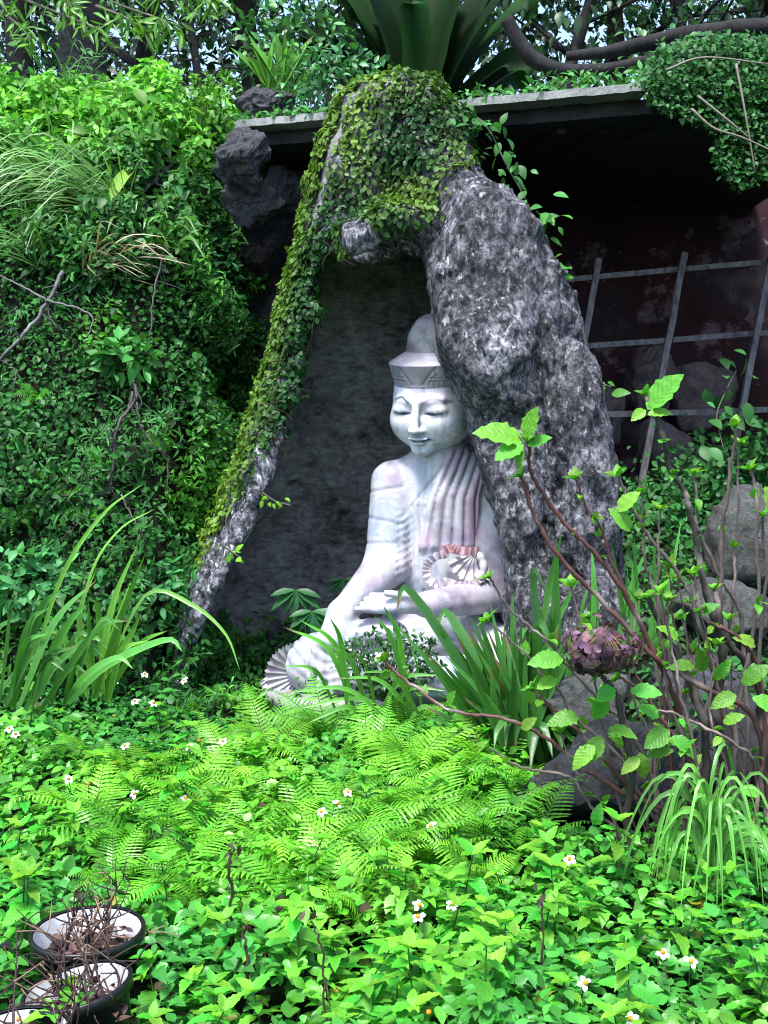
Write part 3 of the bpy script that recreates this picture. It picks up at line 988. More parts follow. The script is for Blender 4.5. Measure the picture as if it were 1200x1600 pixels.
# right arm of the figure: down beside the body, hand laid over the shin
ra = cap(X, Y, Z, c3(611, 752, 6.14), c3(604, 880, 6.02), 0.112, 0.118)
ra = smin(ra, cap(X, Y, Z, c3(603, 885, 6.0), c3(533, 960, 5.70), 0.118, 0.068), 0.05)
ra = smin(ra, cap(X, Y, Z, c3(533, 960, 5.70), c3(518, 1000, 5.585), 0.068, 0.075), 0.05)
for i, (dx, ln, yy) in enumerate(((-20, 1062, 5.54), (-7, 1078, 5.52), (7, 1082, 5.51), (20, 1075, 5.51))):
    ra = smin(ra, cap(X, Y, Z, c3(516 + dx, 1000, 5.58), c3(508 + dx * 1.25, ln, yy), 0.030, 0.021), 0.018)
ra = smin(ra, cap(X, Y, Z, c3(534, 985, 5.6), c3(553, 1030, 5.52), 0.03, 0.02), 0.025)
b = smin(b, ra, 0.035)
# left arm: elbow out, open hand resting in the lap
la = cap(X, Y, Z, c3(768, 755, 6.12), c3(776, 905, 6.0), 0.108, 0.112)
la = smin(la, cap(X, Y, Z, c3(775, 928, 5.92), c3(668, 945, 5.66), 0.105, 0.072), 0.06)
la = smin(la, ell(X, Y, Z, c3(634, 944, 5.62), (0.115, 0.06, 0.052)), 0.04)
for i, (p1, y1, p0, y0) in enumerate(((557, 952, 612, 952), (566, 944, 612, 944), (572, 936, 612, 938), (580, 930, 615, 934))):
    la = smin(la, cap(X, Y, Z, c3(p0, y0, 5.575 + i * 0.035), c3(p1, y1, 5.56 + i * 0.04), 0.027, 0.019), 0.014)
la = smin(la, cap(X, Y, Z, c3(648, 932, 5.58), c3(603, 927, 5.565), 0.026, 0.019), 0.02)
b = smin(b, la, 0.03)
V, Q = nets(b, lo, 0.0108)
for _ in range(2):                           # relax the voxel steps
    acc = np.zeros_like(V); cn = np.zeros(len(V))
    for k in range(4):
        np.add.at(acc, Q[:, k], V[Q[:, (k + 1) % 4]]); np.add.at(acc, Q[:, k], V[Q[:, (k - 1) % 4]]); np.add.at(cn, Q[:, k], 2)
    V = V * 0.4 + acc / cn[:, None] * 0.6
N = vnormals(V, Q)
px, py = proj(V)
frontal = np.clip(-N[:, 1] * 1.5, 0, 1)
disp = np.zeros(len(V)); col = np.tile(WHITE, (len(V), 1))
torso = (V[:, 1] < 6.35) & (V[:, 1] > 5.80)
# sash of vertical folds from the left shoulder
xl = np.interp(py, [690, 725, 780, 850, 900], [705, 690, 668, 656, 652]); xr = np.interp(py, [690, 725, 780, 850], [772, 765, 748, 750])
u = (px - xl) / (xr - xl)
insash = sst(-0.04, 0.04, u) * sst(1.05, 0.96, u) * sst(690, 715, py) * sst(868, 852, py) * torso * frontal
fold = np.exp(-(np.abs(np.sin(u * pi * 5.5 + 0.25)) / 0.42) ** 2)
disp += insash * (0.026 + 0.006 * np.sin(u * 9) - 0.020 * fold)
col = col * (1 - (insash * 0.35 * fold)[:, None] * np.array([0.3, 0.95, 0.6]))
pinkz = insash * sst(0.55, 0.95, u) + insash * sst(800, 860, py) * 0.7
col = col * (1 - np.clip(pinkz, 0, 1)[:, None] * np.array([0.05, 0.27, 0.16]))
# robe edge running diagonally to the armpit
ed = (px - np.interp(py, [728, 812], [692, 624]))
m = sst(-1, 5, ed) * (py > 722) * (py < 935) * (px < 662) * torso * frontal
disp += 0.010 * m
col = col * (1 - (np.exp(-(ed / 3.0) ** 2) * (py > 728) * (py < 812) * torso * frontal * 0.5)[:, None])
# pleats at the flank
pl_ = (px > 618) & (px < 652) & (py > 800) & (py < 935) & torso
pw = sst(655, 632, px) * pl_ * frontal
disp += -0.009 * pw * np.abs(np.sin((py + (px - 620) * 0.55) / 11.5 * pi)) ** 0.5 + 0.008 * pw
# long hanging folds between flank and sash
hf = (px > 640) & (px < 668) & (py > 790) & (py < 925) & torso
disp += -0.008 * hf * frontal * (np.abs(np.sin((px - 640) / 9.5 * pi)) ** 4)
# joints cut across the upper arm
arm = (px < 630) & (py > 740) & (py < 890) & (V[:, 1] > 5.85)
for yj, sl in ((765, -0.15), (812, 0.2), (848, 0.0)):
    g_ = np.exp(-((py - yj - (px - 595) * sl) / 2.2) ** 2) * arm
    disp -= 0.006 * g_; col = col * (1 - 0.35 * g_[:, None])
# knee cloth folds
kn = (px < 545) & (py > 985) & (V[:, 1] < 6.1)
ang = np.arctan2(py - 985, px - 500)
rk = np.hypot(px - 515, py - 985)
wv = 5.0 * fbm(V, 4.0, 2, seed=12)
soft = 0.35 + 0.65 * sst(-0.3, 0.3, fbm(V, 5.0, 2, seed=13))
disp += -0.007 * kn * soft * np.abs(np.sin((rk + 2.2 * wv) / 15.0 * pi)) ** 4 * sst(20, 40, rk)
col = col * (1 - 0.12 * (kn * np.abs(np.sin((rk + 2.2 * wv) / 15.0 * pi)) ** 6)[:, None])
# leg cloth
lg = (px > 545) & (py > 1000) & (V[:, 1] < 5.9)
disp += -0.010 * lg * soft * np.abs(np.sin((py + px * 0.12 + 1.5 * wv) / 15.0 * pi)) ** 4
# pink weathering on forearm and shoulder, blue-grey upper arms
pk = np.exp(-(((px - 578) / 28) ** 2 + ((py - 905) / 20) ** 2)) + 0.8 * np.exp(-(((px - 700) / 70) ** 2 + ((py - 945) / 18) ** 2)) + 0.6 * np.exp(-(((px - 615) / 14) ** 2 + ((py - 735) / 25) ** 2)) + 0.7 * np.exp(-(((px - 440) / 30) ** 2 + ((py - 1080) / 20) ** 2))
col = col * (1 - np.clip(pk, 0, 1)[:, None] * np.array([0.08, 0.28, 0.2]))
dirt = sst(0.05, 0.5, fbm(V, 7, 4, 0.6, 3))
col = col * (1 - 0.40 * dirt[:, None])
lowd = sst(-0.1, 0.4, fbm(V * np.array([1, 1, 0.3]), 9, 3, 0.6, 6))
col = col * (1 - lowd[:, None] * np.array([0.22, 0.24, 0.18]))
V = V + N * disp[:, None]
body = link('robed_body', make_mesh('robed_body', V - SB, [Q], np.clip(col, 0.03, 1)), M['marble'], statue)

# --- head, in its own axes: x right, -y front, z up, eyes at z = 0
X, Y, Z, lo = grid((-0.27, -0.31, -0.36), (0.27, 0.31, 0.56), 0.0046)
ax = np.abs(X)
h = ell(X, Y, Z, (0, 0.025, 0.05), (0.212, 0.235, 0.25))
h = smin(h, ell(X, Y, Z, (0, -0.035, -0.10), (0.182, 0.180, 0.150)), 0.10)
h = smin(h, ell(ax, Y, Z, (0.085, -0.115, -0.075), (0.09, 0.09, 0.085)), 0.06)
h = smin(h, ell(X, Y, Z, (0, -0.165, -0.218), (0.055, 0.042, 0.038)), 0.05)
# eye hollows, upper lids, brow
h = smax(h, -ell(ax, Y, Z, (0.083, -0.262, -0.004), (0.066, 0.046, 0.036)), 0.045)
h = smin(h, ell(ax, Y, Z, (0.083, -0.186, -0.002), (0.060, 0.034, 0.030)), 0.022)
h = smin(h, cap(ax, Y, Z, (0.022, -0.222, 0.044), (0.12, -0.186, 0.052), 0.008, 0.005), 0.05)
lid = cap(ax, Y, Z, (0.040, -0.222, -0.020), (0.125, -0.192, -0.018), 0.0075, 0.0065)
h = smax(h, -lid, 0.006)
# nose
h = smin(h, cap(X, Y, Z, (0, -0.222, 0.035), (0, -0.266, -0.098), 0.017, 0.024), 0.018)
h = smin(h, ell(X, Y, Z, (0, -0.266, -0.106), (0.026, 0.024, 0.020)), 0.012)
h = smin(h, ell(ax, Y, Z, (0.024, -0.238, -0.110), (0.016, 0.024, 0.014)), 0.020)
# mouth
h = smax(h, -ell(X, Y, Z, (0, -0.275, -0.135), (0.012, 0.04, 0.014)), 0.02)
h = smin(h, ell(ax, Y, Z, (0.016, -0.222, -0.153), (0.036, 0.022, 0.0105)), 0.008)
h = smin(h, ell(X, Y, Z, (0, -0.220, -0.176), (0.036, 0.022, 0.0125)), 0.010)
h = smax(h, -(np.sqrt((Y + 0.240) ** 2 + (Z + 0.1655 - 2.2 * X * X) ** 2) - 0.0065 + 0.03 * np.maximum(ax - 0.045, 0)), 0.006)
# long-lobed ears
h = smin(h, ell(ax, Y, Z, (0.200, 0.085, -0.04), (0.020, 0.05, 0.10)), 0.02)
h = smin(h, cap(ax, Y, Z, (0.196, 0.09, -0.10), (0.186, 0.085, -0.22), 0.022, 0.025), 0.02)
V, Q = nets(h, lo, 0.0046)
for _ in range(1):
    acc = np.zeros_like(V); cn = np.zeros(len(V))
    for k in range(4):
        np.add.at(acc, Q[:, k], V[Q[:, (k + 1) % 4]]); np.add.at(acc, Q[:, k], V[Q[:, (k - 1) % 4]]); np.add.at(cn, Q[:, k], 2)
    V = V * 0.5 + acc / cn[:, None] * 0.5
col = np.tile(np.array([0.60, 0.635, 0.675]), (len(V), 1))
fx = V[:, 0]; fz = V[:, 2]; fr = V[:, 1] < -0.08
def stroke(pts, w, amt, c):
    global col
    P = spline(np.array(pts, float), 24)
    d = np.min(np.hypot(fx[:, None] - P[None, :, 0], fz[:, None] - P[None, :, 1]), 1)
    k = (np.exp(-(d / w) ** 2) * amt * fr)[:, None]
    col = col * (1 - k) + np.array(c) * k
stroke([(-0.040, 0.040), (-0.085, 0.066), (-0.140, 0.046)], 0.0065, 1.0, (0.01, 0.01, 0.02))
stroke([(0.035, 0.040), (0.085, 0.062), (0.150, 0.040)], 0.008, 0.75, (0.10, 0.10, 0.14))
for s_ in (-1, 1):
    stroke([(s_ * 0.044, -0.018), (s_ * 0.082, -0.024), (s_ * 0.122, -0.016)], 0.0065, 1.0, (0.015, 0.02, 0.05))
    stroke([(s_ * 0.066, -0.019), (s_ * 0.095, -0.021)], 0.009, 0.6, (0.05, 0.07, 0.15))
stroke([(-0.056, -0.157), (-0.025, -0.164), (0.0, -0.1665), (0.025, -0.164), (0.056, -0.157)], 0.0066, 1.0, (0.008, 0.008, 0.016))
stroke([(-0.03, -0.113), (0.0, -0.120), (0.03, -0.113)], 0.006, 0.35, (0.15, 0.15, 0.2))
stroke([(-0.012, 0.15), (-0.010, 0.06)], 0.016, 0.35, (0.50, 0.40, 0.50))
stroke([(0.095, -0.05), (0.10, -0.13)], 0.016, 0.25, (0.55, 0.46, 0.56))
stroke([(0.125, -0.03), (0.125, -0.10)], 0.012, 0.2, (0.55, 0.48, 0.56))
sp_ = sst(0.32, 0.5, fbm(V, 28, 3, 0.6, 9)) * (fx > 0.02)
col = col * (1 - 0.45 * sp_[:, None])
yaw, pitch_h, roll = radians(-26), radians(9), radians(2)
Rh = np.array((Matrix.Rotation(yaw, 3, 'Z') @ Matrix.Rotation(roll, 3, 'Y') @ Matrix.Rotation(-pitch_h * -1, 3, 'X')))
HC = c3(679, 632, 6.10)
def head_part(name, V, Q, col, parent):
    return link(name, make_mesh(name, (V * np.array([1.10, 1.08, 1.01])) @ Rh.T + HC - SB, Q if isinstance(Q, list) else [Q], col), M['marble'], parent)
head = head_part('head', V, Q, np.clip(col, 0.02, 1), statue)

# --- carved crown band and the dome above it
def lathe_ell(prof, n=120, sy=1.14, cy=0.025, f=None):
    prof = np.array(prof); m = len(prof)
    th = np.arange(n) / n * 2 * pi
    R = np.repeat(prof[:, 0:1], n, 1); Zp = np.repeat(prof[:, 1:2], n, 1); TH = np.repeat(th[None], m, 0)
    if f is not None: R = R + f(TH, Zp)
    V = np.stack([R * np.sin(TH), cy - R * np.cos(TH) * sy, Zp], -1).reshape(-1, 3)
    I3, J3 = np.meshgrid(np.arange(m - 1), np.arange(n), indexing='ij')
    Qq = np.stack([I3 * n + J3, I3 * n + (J3 + 1) % n, (I3 + 1) * n + (J3 + 1) % n, (I3 + 1) * n + J3], -1).reshape(-1, 4)
    return V, Qq, TH.reshape(-1), Zp.reshape(-1)
zb = np.linspace(0.118, 0.232, 40)
bp = [(0.17, 0.118)] + [(0.203 + 0.026 * ((z - 0.118) / 0.114), z) for z in zb]
bp += [(0.229 - 0.085 * t, 0.234 + 0.058 * t ** 0.8) for t in np.linspace(0.02, 1, 12)] + [(0.10, 0.292)]
def carve(TH, Zp):
    a = np.mod(TH + pi, 2 * pi) - pi
    d = np.zeros_like(Zp)
    for zg in (0.150, 0.170):
        d -= 0.005 * np.exp(-((Zp - zg) / 0.0035) ** 2) * (np.abs(a) > 0.28 + (Zp - 0.15) * 3)
    up = (Zp > 0.178) & (Zp < 0.228)
    d -= 0.006 * up * (np.abs(np.sin(np.abs(a) * 13 + Zp * 26)) ** 5) * (np.abs(a) > 0.42)
    v = np.abs(np.abs(a) - (0.12 + (Zp - 0.13) * 3.6))
    d -= 0.006 * np.exp(-(v / 0.035) ** 2) * (Zp > 0.128) * (Zp < 0.229)
    low = (Zp > 0.122) & (Zp < 0.146)
    d -= 0.004 * low * np.abs(np.sin(a * 26)) ** 6
    return d
V, Q, th, zz = lathe_ell(bp, 240, 1.14, 0.025, carve)
cc = np.tile(np.array([0.33, 0.32, 0.35]), (len(V), 1)) * (0.75 + 0.5 * (0.5 + fbm(V, 9, 3)))[:, None]
gr = carve(th, zz)
head_part('crown_band', V, Q, cc, head)
dp = [(0.150, 0.27)] + [(0.152 * cos(t) ** 0.75 + 0.0, 0.285 + 0.205 * sin(t)) for t in np.linspace(0, pi / 2 - 0.03, 22)] + [(0.001, 0.490)]
V, Q, _, _ = lathe_ell(dp, 64, 1.1, 0.05)
cc = np.tile(np.array([0.27, 0.29, 0.285]), (len(V), 1)) * (0.55 + 0.7 * sst(-0.35, 0.3, fbm(V, 16, 4, 0.65)))[:, None]
head_part('topknot_dome', V, Q, cc, head)

# --- frilled ends of the sash, loop of cloth
def frill(name, path, w, waves, amp, colr, out=(0, -1, 0), n=150, drop=(0, 0, -1)):
    P = spline(WP(path), n)
    T = norm(np.gradient(P, axis=0)); o_ = np.asarray(out, float)
    dn = norm(np.cross(T, o_)); 
    if dn[:, 2].mean() * drop[2] < 0: dn = -dn
    t = np.linspace(0, 1, n); rows = []
    for k, s_ in enumerate(np.linspace(0, 1, 7)):
        ph = (t + 0.035 * np.sin(t * 9.0 + waves) + 0.015 * np.sin(t * 23.0)) * waves * 2 * pi
        am = amp * (0.65 + 0.6 * np.abs(np.sin(t * 5.3 + waves)))
        rows.append(P + dn * (w * (s_ - 0.3)) + o_ * (am * s_ * np.sin(ph) + 0.01 * s_)[:, None] + T * (am * 0.6 * s_ * np.cos(ph * 1.0 + 1))[:, None] + dn * (0.006 * s_ * np.sin(ph * 2))[:, None])
    V = np.stack(rows, 1).reshape(-1, 3)
    V2 = V - o_ * 0.006 * -1
    Qf = np.array([(i * 7 + j, i * 7 + j + 1, (i + 1) * 7 + j + 1, (i + 1) * 7 + j) for i in range(n - 1) for j in range(6)])
    g = Geo(); sh = np.tile(np.linspace(0.75, 1.1, 7), n)[:, None]
    g.add(V, Qf, np.asarray(colr) * sh); g.add(V2, Qf[:, ::-1], np.asarray(colr) * sh)
    return g.build(name, M['marble'], statue, SB)
PINK = np.array([0.40, 0.24, 0.26]); LIL = np.array([0.43, 0.37, 0.40])
frill('sash_frill', [(690, 858, 5.87), (706, 853, 5.83), (724, 858, 5.81), (748, 858, 5.83)], 0.045, 9, 0.012, PINK)
frill('robe_frill', [(700, 868, 5.86), (682, 872, 5.84), (671, 884, 5.83), (670, 898, 5.82), (680, 909, 5.80), (698, 906, 5.78), (716, 912, 5.77), (738, 910, 5.78), (752, 898, 5.80)], 0.042, 17, 0.012, LIL)
g = Geo()
def fan(c, ang0, ang1, R0, R1, ripples, amp, out, tilt, n=90, m=10):
    th = np.linspace(ang0, ang1, n); rows = []
    for s_ in np.linspace(0, 1, m):
        r = R0 + (R1 - R0) * s_ + 0.006 * s_ * np.sin(th * ripples * 2)
        z_ = amp * s_ * np.sin(th * ripples)
        rows.append(np.stack([c[0] + r * np.cos(th), c[1] - z_ + tilt * s_ * s_, c[2] + r * np.sin(th)], -1))
    V = np.stack(rows, 1).reshape(-1, 3)
    Qf = np.array([(i * m + j, i * m + j + 1, (i + 1) * m + j + 1, (i + 1) * m + j) for i in range(n - 1) for j in range(m - 1)])
    return V, Qf, np.tile(np.linspace(0, 1, m), n), np.repeat(th, m)
c0 = c3(742, 866, 5.86)
V, Qf, s_, th = fan(c0, radians(188), radians(300), 0.02, 0.145, 17, 0.012, None, -0.07)
shade = (0.95 + 0.05 * np.sin(th * 4))[:, None]
g.add(V, Qf, np.array([0.53, 0.52, 0.52]) * shade)
g.add(V + np.array([0, 0.012, 0]), Qf[:, ::-1], np.array([0.5, 0.48, 0.48]) * shade)
g.build('pleated_cloth', M['marble'], statue, SB)
g = Geo()
lp = WP([(744, 866, 5.84), (752, 872, 5.82), (756, 884, 5.81), (753, 897, 5.80), (744, 904, 5.79)])
P = spline(lp, 36)
V, F = tube_geo(P, 0.019 + 0.006 * np.abs(np.sin(np.linspace(0, 3 * pi, 36))), 10)
g.add(V, F, (0.50, 0.50, 0.52)); g.build('cloth_loop', M['marble'], statue, SB)
# little posts that carry the frill above the forearm
for a in ((682, 912, 5.80), (727, 914, 5.79)):
    g = Geo(); p = W(*a); V, F = tube_geo([p, p + np.array([0, 0.0, -0.07])], 0.014, 8); g.add(V, F, (0.4, 0.4, 0.43)); g.build('frill_post', M['marble'], statue, SB)
# scalloped shell of cloth behind the knee
g = Geo()
c0 = c3(470, 1056, 5.78)
V, Qf, s_, th = fan(c0, radians(98), radians(250), 0.015, 0.185, 26, 0.009, None, -0.05, 200, 14)
shade = (0.92 + 0.08 * np.sin(th * 4))[:, None]
g.add(V, Qf, np.array([0.40, 0.39, 0.40]) * shade); g.add(V + np.array([0, 0.02, 0]), Qf[:, ::-1], np.array([0.36, 0.35, 0.36]) * shade)
g.build('scalloped_hem', M['marble'], statue, SB)
frill('hem_frill', [(414, 1058, 5.80), (424, 1076, 5.76), (444, 1088, 5.72), (470, 1094, 5.68), (500, 1096, 5.62)], 0.05, 12, 0.012, np.array([0.44, 0.39, 0.40]))
# plinth
th = np.linspace(0, 2 * pi, 72, endpoint=False)
cx, cy = (W(418, 1090, 5.85)[0] + W(890, 1090, 5.85)[0]) / 2, 5.88
a_, b_ = (W(890, 1090, 5.85)[0] - W(418, 1090, 5.85)[0]) / 2, 0.46
zb0 = W(650, 1098, 5.6)[2]
g = Geo(); V = []
for z_, k in ((-0.05, 1.0), (zb0 - 0.10, 1.0), (zb0 - 0.08, 0.985), (zb0 - 0.03, 0.985), (zb0 - 0.01, 1.01), (zb0 + 0.03, 1.0), (zb0 + 0.035, 0.6), (zb0 + 0.035, 0.01)):
    e = 0.7
    V += [(cx + k * a_ * np.sign(cos(t)) * abs(cos(t)) ** e, cy + k * b_ * np.sign(sin(t)) * abs(sin(t)) ** e, z_) for t in th]
n = 72
g.add(V, np.array([(i * n + j, i * n + (j + 1) % n, (i + 1) * n + (j + 1) % n, (i + 1) * n + j) for i in range(7) for j in range(n)]), (0.24, 0.245, 0.25))
g.build('plinth', M['marble'], statue, SB)

# ------------------------------------------------------------------ vegetation helpers
def WG(px, py, off=0.0):
    """point of the ground seen at a pixel, moved off the ground along the view ray"""
    Ys = np.arange(1.2, 30, 0.02)
    a_ = (px - 600.0) / FPX; b_ = (800.0 - py) / FPX
    t_ = Ys / (cos(PITCH) + b_ * sin(PITCH))
    below = (CAMZ + (-sin(PITCH) + b_ * cos(PITCH)) * t_ < Hgt(a_ * t_, Ys)) & (Ys < 9.3)
    if not below.any(): return WG(px, py + 12, off)
    hit = np.argmax(below)
    return W(px, py, Ys[hit] - off)

def stuff(o, label, cat):
    return tag(o, label, cat, None, 'stuff')

# ------------------------------------------------------------------ bank: leaf cover
def bank_cover():
    rng = np.random.default_rng(31)
    gc = gv[gq].mean(1)
    px, py = proj(gc)
    vis = (gc[:, 1] > 5.6) & (gc[:, 1] < 9.2) & (gc[:, 0] > -3.4) & (gc[:, 0] < -0.25) & (px > -120) & (px < 480)
    n = 66000
    P, N = sample_faces(gv, gq, n, rng, vis.astype(float))
    up = N[:, 2].mean()
    N = np.where(N[:, 2:3] < 0, -N, N)
    px, py = proj(P)
    bump_ = sst(-0.2, 0.4, fbm(P, 2.6, 3, seed=11))
    upper = sst(330, 230, py) * sst(360, 300, px)
    P = P + N * (rng.random((n, 1)) ** 0.7) * (0.05 + 0.26 * bump_ + 0.12 * upper)[:, None] + np.array([0, 0, 0.03])
    keep = rng.random(n) < np.clip(0.55 + bump_ + upper, 0, 1)
    mid = sst(480, 330, py) * (1 - upper)
    cA = np.array([0.13, 0.38, 0.045]); cB = np.array([0.05, 0.16, 0.04]); cC = np.array([0.022, 0.10, 0.020]); cD = np.array([0.07, 0.25, 0.025])
    spr = sst(0.1, 0.45, fbm(P, 1.9, 2, seed=14))[:, None] * 0.8
    low = cC * (1 - spr) + cD * spr
    T = low * (1 - mid[:, None]) + cB * mid[:, None]
    T = T * (1 - upper[:, None]) + cA * upper[:, None]
    T = T * rng.uniform(0.5, 1.6, (n, 1)) * (0.85 + 0.3 * rng.random((n, 3)))
    view = norm(np.array([0, 0, CAMZ]) - P)
    D = np.array([0, -0.45, -0.35]) + rng.normal(0, 0.75, (n, 3)) + view * 0.2
    NN = N * 0.5 + np.array([0, -0.3, 0.7]) + rng.normal(0, 0.45, (n, 3))
    S = (rng.uniform(0.024, 0.048, n) * (1 + 0.9 * upper + 0.4 * mid)) * np.where(rng.random(n) < 0.12, 1.5, 1)
    k = keep
    big = (rng.random(n) < 0.45) | (upper > 0.4)
    g = Geo()
    a = k & big; scatter(g, T_OVAL, P[a], D[a], NN[a], S[a] * 1.15, T[a], rng)
    fine = (fbm(P, 2.2, 2, seed=33) > 0.0) & (upper < 0.3)
    a = k & ~big & fine; scatter(g, T_LANCE, P[a], D[a], NN[a], S[a] * 1.5, T[a] * 1.25, rng)
    a = k & ~big & ~fine; scatter(g, T_ROUND, P[a], D[a], NN[a], S[a], T[a], rng)
    return g
stuff(bank_cover().build('bank_ground_cover', M['ivy']), 'dense mixed leaf cover over the steep bank left of the grotto', 'ground cover')

# ------------------------------------------------------------------ garden bed in front: low leaf layer
def can(x, y):
    P = np.stack([x, y, np.zeros_like(x)], -1)
    return Hgt(x, y) + 0.10 + 0.13 * sst(-0.5, 0.5, fbm(P, 2.4, 3, seed=20)) + 0.05 * sst(3.2, 2.2, y)
POTS = [W(137, 1452, 2.95), W(146, 1540, 2.62), W(30, 1612, 2.42)]
def bed_cover():
    rng = np.random.default_rng(41)
    n = 30000
    y = 1.9 + 4.1 * rng.random(n) ** 0.75
    x = (rng.random(n) * 2 - 1) * (0.30 * y + 0.55)
    h = rng.random(n) ** 0.55
    z = Hgt(x, y) + (can(x, y) - Hgt(x, y)) * h
    P = np.stack([x, y, z], -1)
    px, py = proj(P)
    ok = ~((x > 0.62) & (y > 4.25)) & ~((x > -1.05) & (x < 0.95) & (y > 5.42)) & ~((x < -1.05) & (y > 5.9))
    for pp in POTS:
        ok &= np.hypot(x - pp[0], y - pp[1]) > 0.185
        ok &= ~((np.abs(x - pp[0]) < 0.16) & (y < pp[1]) & (y > pp[1] - 0.5) & (z > 0.16))
    ok &= ~in_poly(px, py, [(820, 1170), (1120, 1170), (1120, 1270), (1000, 1300), (860, 1295)])
    P, px, py, h = P[ok], px[ok], py[ok], h[ok]; n = len(P)
    tone = sst(-0.35, 0.45, fbm(P * np.array([1, 1, 0.3]), 2.0, 3, seed=23))
    cA = np.array([0.125, 0.41, 0.03]); cB = np.array([0.055, 0.28, 0.045]); cS = np.array([0.025, 0.10, 0.025])
    T = cB + (cA - cB) * tone[:, None]
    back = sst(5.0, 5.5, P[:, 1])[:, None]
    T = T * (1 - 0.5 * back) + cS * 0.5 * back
    T = T * rng.uniform(0.6, 1.35, (n, 1)) * (0.9 + 0.2 * rng.random((n, 3)))
    old = rng.random(n); T[old < 0.006] = np.array([0.26, 0.24, 0.03]); T[old > 0.993] = np.array([0.07, 0.045, 0.025])
    D = rng.normal(0, 1, (n, 3)); D[:, 2] = D[:, 2] * 0.35 - 0.05
    NN = np.array([0, -0.15, 1.0]) + rng.normal(0, 0.35, (n, 3))
    S = rng.uniform(0.028, 0.062, n)
    kind = rng.random(n)
    g = Geo()
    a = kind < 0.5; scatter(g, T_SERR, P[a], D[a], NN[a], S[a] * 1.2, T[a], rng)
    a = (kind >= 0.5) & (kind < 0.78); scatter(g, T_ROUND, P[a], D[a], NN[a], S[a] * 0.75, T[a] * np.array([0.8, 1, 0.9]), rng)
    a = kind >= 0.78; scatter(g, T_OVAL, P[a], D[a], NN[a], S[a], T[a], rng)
    for k in range(500):
        i = rng.integers(0, n)
        p = P[i]; b_ = np.array([p[0] + rng.normal(0, 0.02), p[1] + rng.normal(0, 0.02), float(Hgt(p[0], p[1]))])
        V, F = tube_geo([b_, (b_ + p) / 2 + rng.normal(0, 0.01, 3), p], 0.0025, 4)
        g.add(V, F, (0.05, 0.09, 0.03))
    return g
stuff(bed_cover().build('garden_bed_cover', M['leaf']), 'bright green low herbs and clover filling the garden bed in front', 'ground cover')

# ------------------------------------------------------------------ leafy herbs standing out of the bed
def leaf_meshes(tpls, tint, name='leaf', mat='leaf'):
    out = []
    for tv, tf in tpls:
        rel = 1 - 0.18 * np.exp(-(tv[:, 0] / 0.03) ** 2)
        me = make_mesh(name, tv, tf, np.asarray(tint)[None] * rel[:, None]); me.materials.append(M[mat]); out.append(me)
    return out
T_HERB = [leaf_tpl(11, 0.52, 0.36, 0.28, c, 0.09, 0.95, 0, 0.02) for c in (0.1, 0.3, 0.5)]
HL = leaf_meshes(T_HERB, (0.12, 0.40, 0.035), 'leaf', 'veined')
def orient(o, pos, D, N, s):
    x, y, z = frames(np.asarray(D, float), np.asarray(N, float))
    m = Matrix(((x[0], y[0], z[0], 0), (x[1], y[1], z[1], 0), (x[2], y[2], z[2], 0), (0, 0, 0, 1)))
    o.matrix_local = Matrix.Translation(Vector([float(v) for v in pos])) @ m @ Matrix.Diagonal((s, s, s, 1))
def herb_proto(seed, H=0.24):
    rng = np.random.default_rng(seed)
    root = empty('leafy_herb', (0, 0, -50))
    lean = rng.normal(0, 0.12, 2)
    top = np.array([lean[0] * H, lean[1] * H, H])
    pts = spline([(0, 0, -0.02), top * np.array([0.3, 0.3, 0.55]), top], 8)
    g = Geo(); V, F = tube_geo(pts, [0.0032, 0.0018], 5); g.add(V, F, (0.05, 0.10, 0.03)); g.build('stem', M['leaf'], root)
    a0 = rng.uniform(0, pi)
    for k, t in enumerate((0.38, 0.58, 0.76, 0.9)):
        p = top * t
        for s_ in (0, pi):
            if rng.random() < 0.12: continue
            a = a0 + k * pi / 2 * 0.93 + s_ + rng.normal(0, 0.2)
            o = link('leaf', HL[rng.integers(0, 3)], None, root)
            dz = rng.uniform(-0.05, 0.35)
            orient(o, p, (cos(a), sin(a), dz), (rng.normal(0, 0.2), rng.normal(0, 0.2), 1), (0.105 - 0.014 * k) * rng.uniform(0.85, 1.25))
            o.color = (0.75 + 0.1 * k, 0.85 + 0.06 * k, 0.9, 1)
    for j in range(4):
        a = a0 + j * pi / 2 + rng.normal(0, 0.2)
        o = link('leaf', HL[rng.integers(0, 3)], None, root)
        orient(o, top, (cos(a), sin(a), rng.uniform(0.3, 0.9)), (-cos(a) * 0.3, -sin(a) * 0.3, 1), rng.uniform(0.045, 0.072))
        o.color = (1.3, 1.12, 0.9, 1)
    return root
protos = [herb_proto(100 + i, H) for i, H in enumerate((0.20, 0.24, 0.27, 0.22, 0.30, 0.18))]
rng = np.random.default_rng(51)
zones = [
    ([(240, 1180), (800, 1170), (820, 1330), (600, 1420), (260, 1400)], 40, 'leafy herb among the fern drift', 'herbs among the ferns'),  # polygon in the photograph, count, label
    ([(0, 1110), (250, 1090), (300, 1200), (250, 1330), (0, 1390)], 30, 'toothed-leaf herb above the two black pots', 'herbs above the pots'),
    ([(600, 1390), (800, 1350), (1000, 1380), (1200, 1420), (1200, 1660), (600, 1660)], 52, 'bright yellow-green herb shoot at lower right', 'herb shoots at lower right'),
    ([(250, 1420), (600, 1400), (600, 1660), (250, 1660)], 20, 'leafy green herb right of the pots', 'herbs at lower middle'),
    ([(0, 1480), (70, 1480), (70, 1640), (0, 1640)], 3, 'leafy herb with pale green leaves crowding the pots\' left side', 'herbs left of the pots'),
    ([(80, 1580), (240, 1590), (240, 1680), (60, 1680)], 4, 'leafy herb with broad light leaves in front of the nearer pot', 'herbs in front of the nearer pot'),
]
n_h = 0
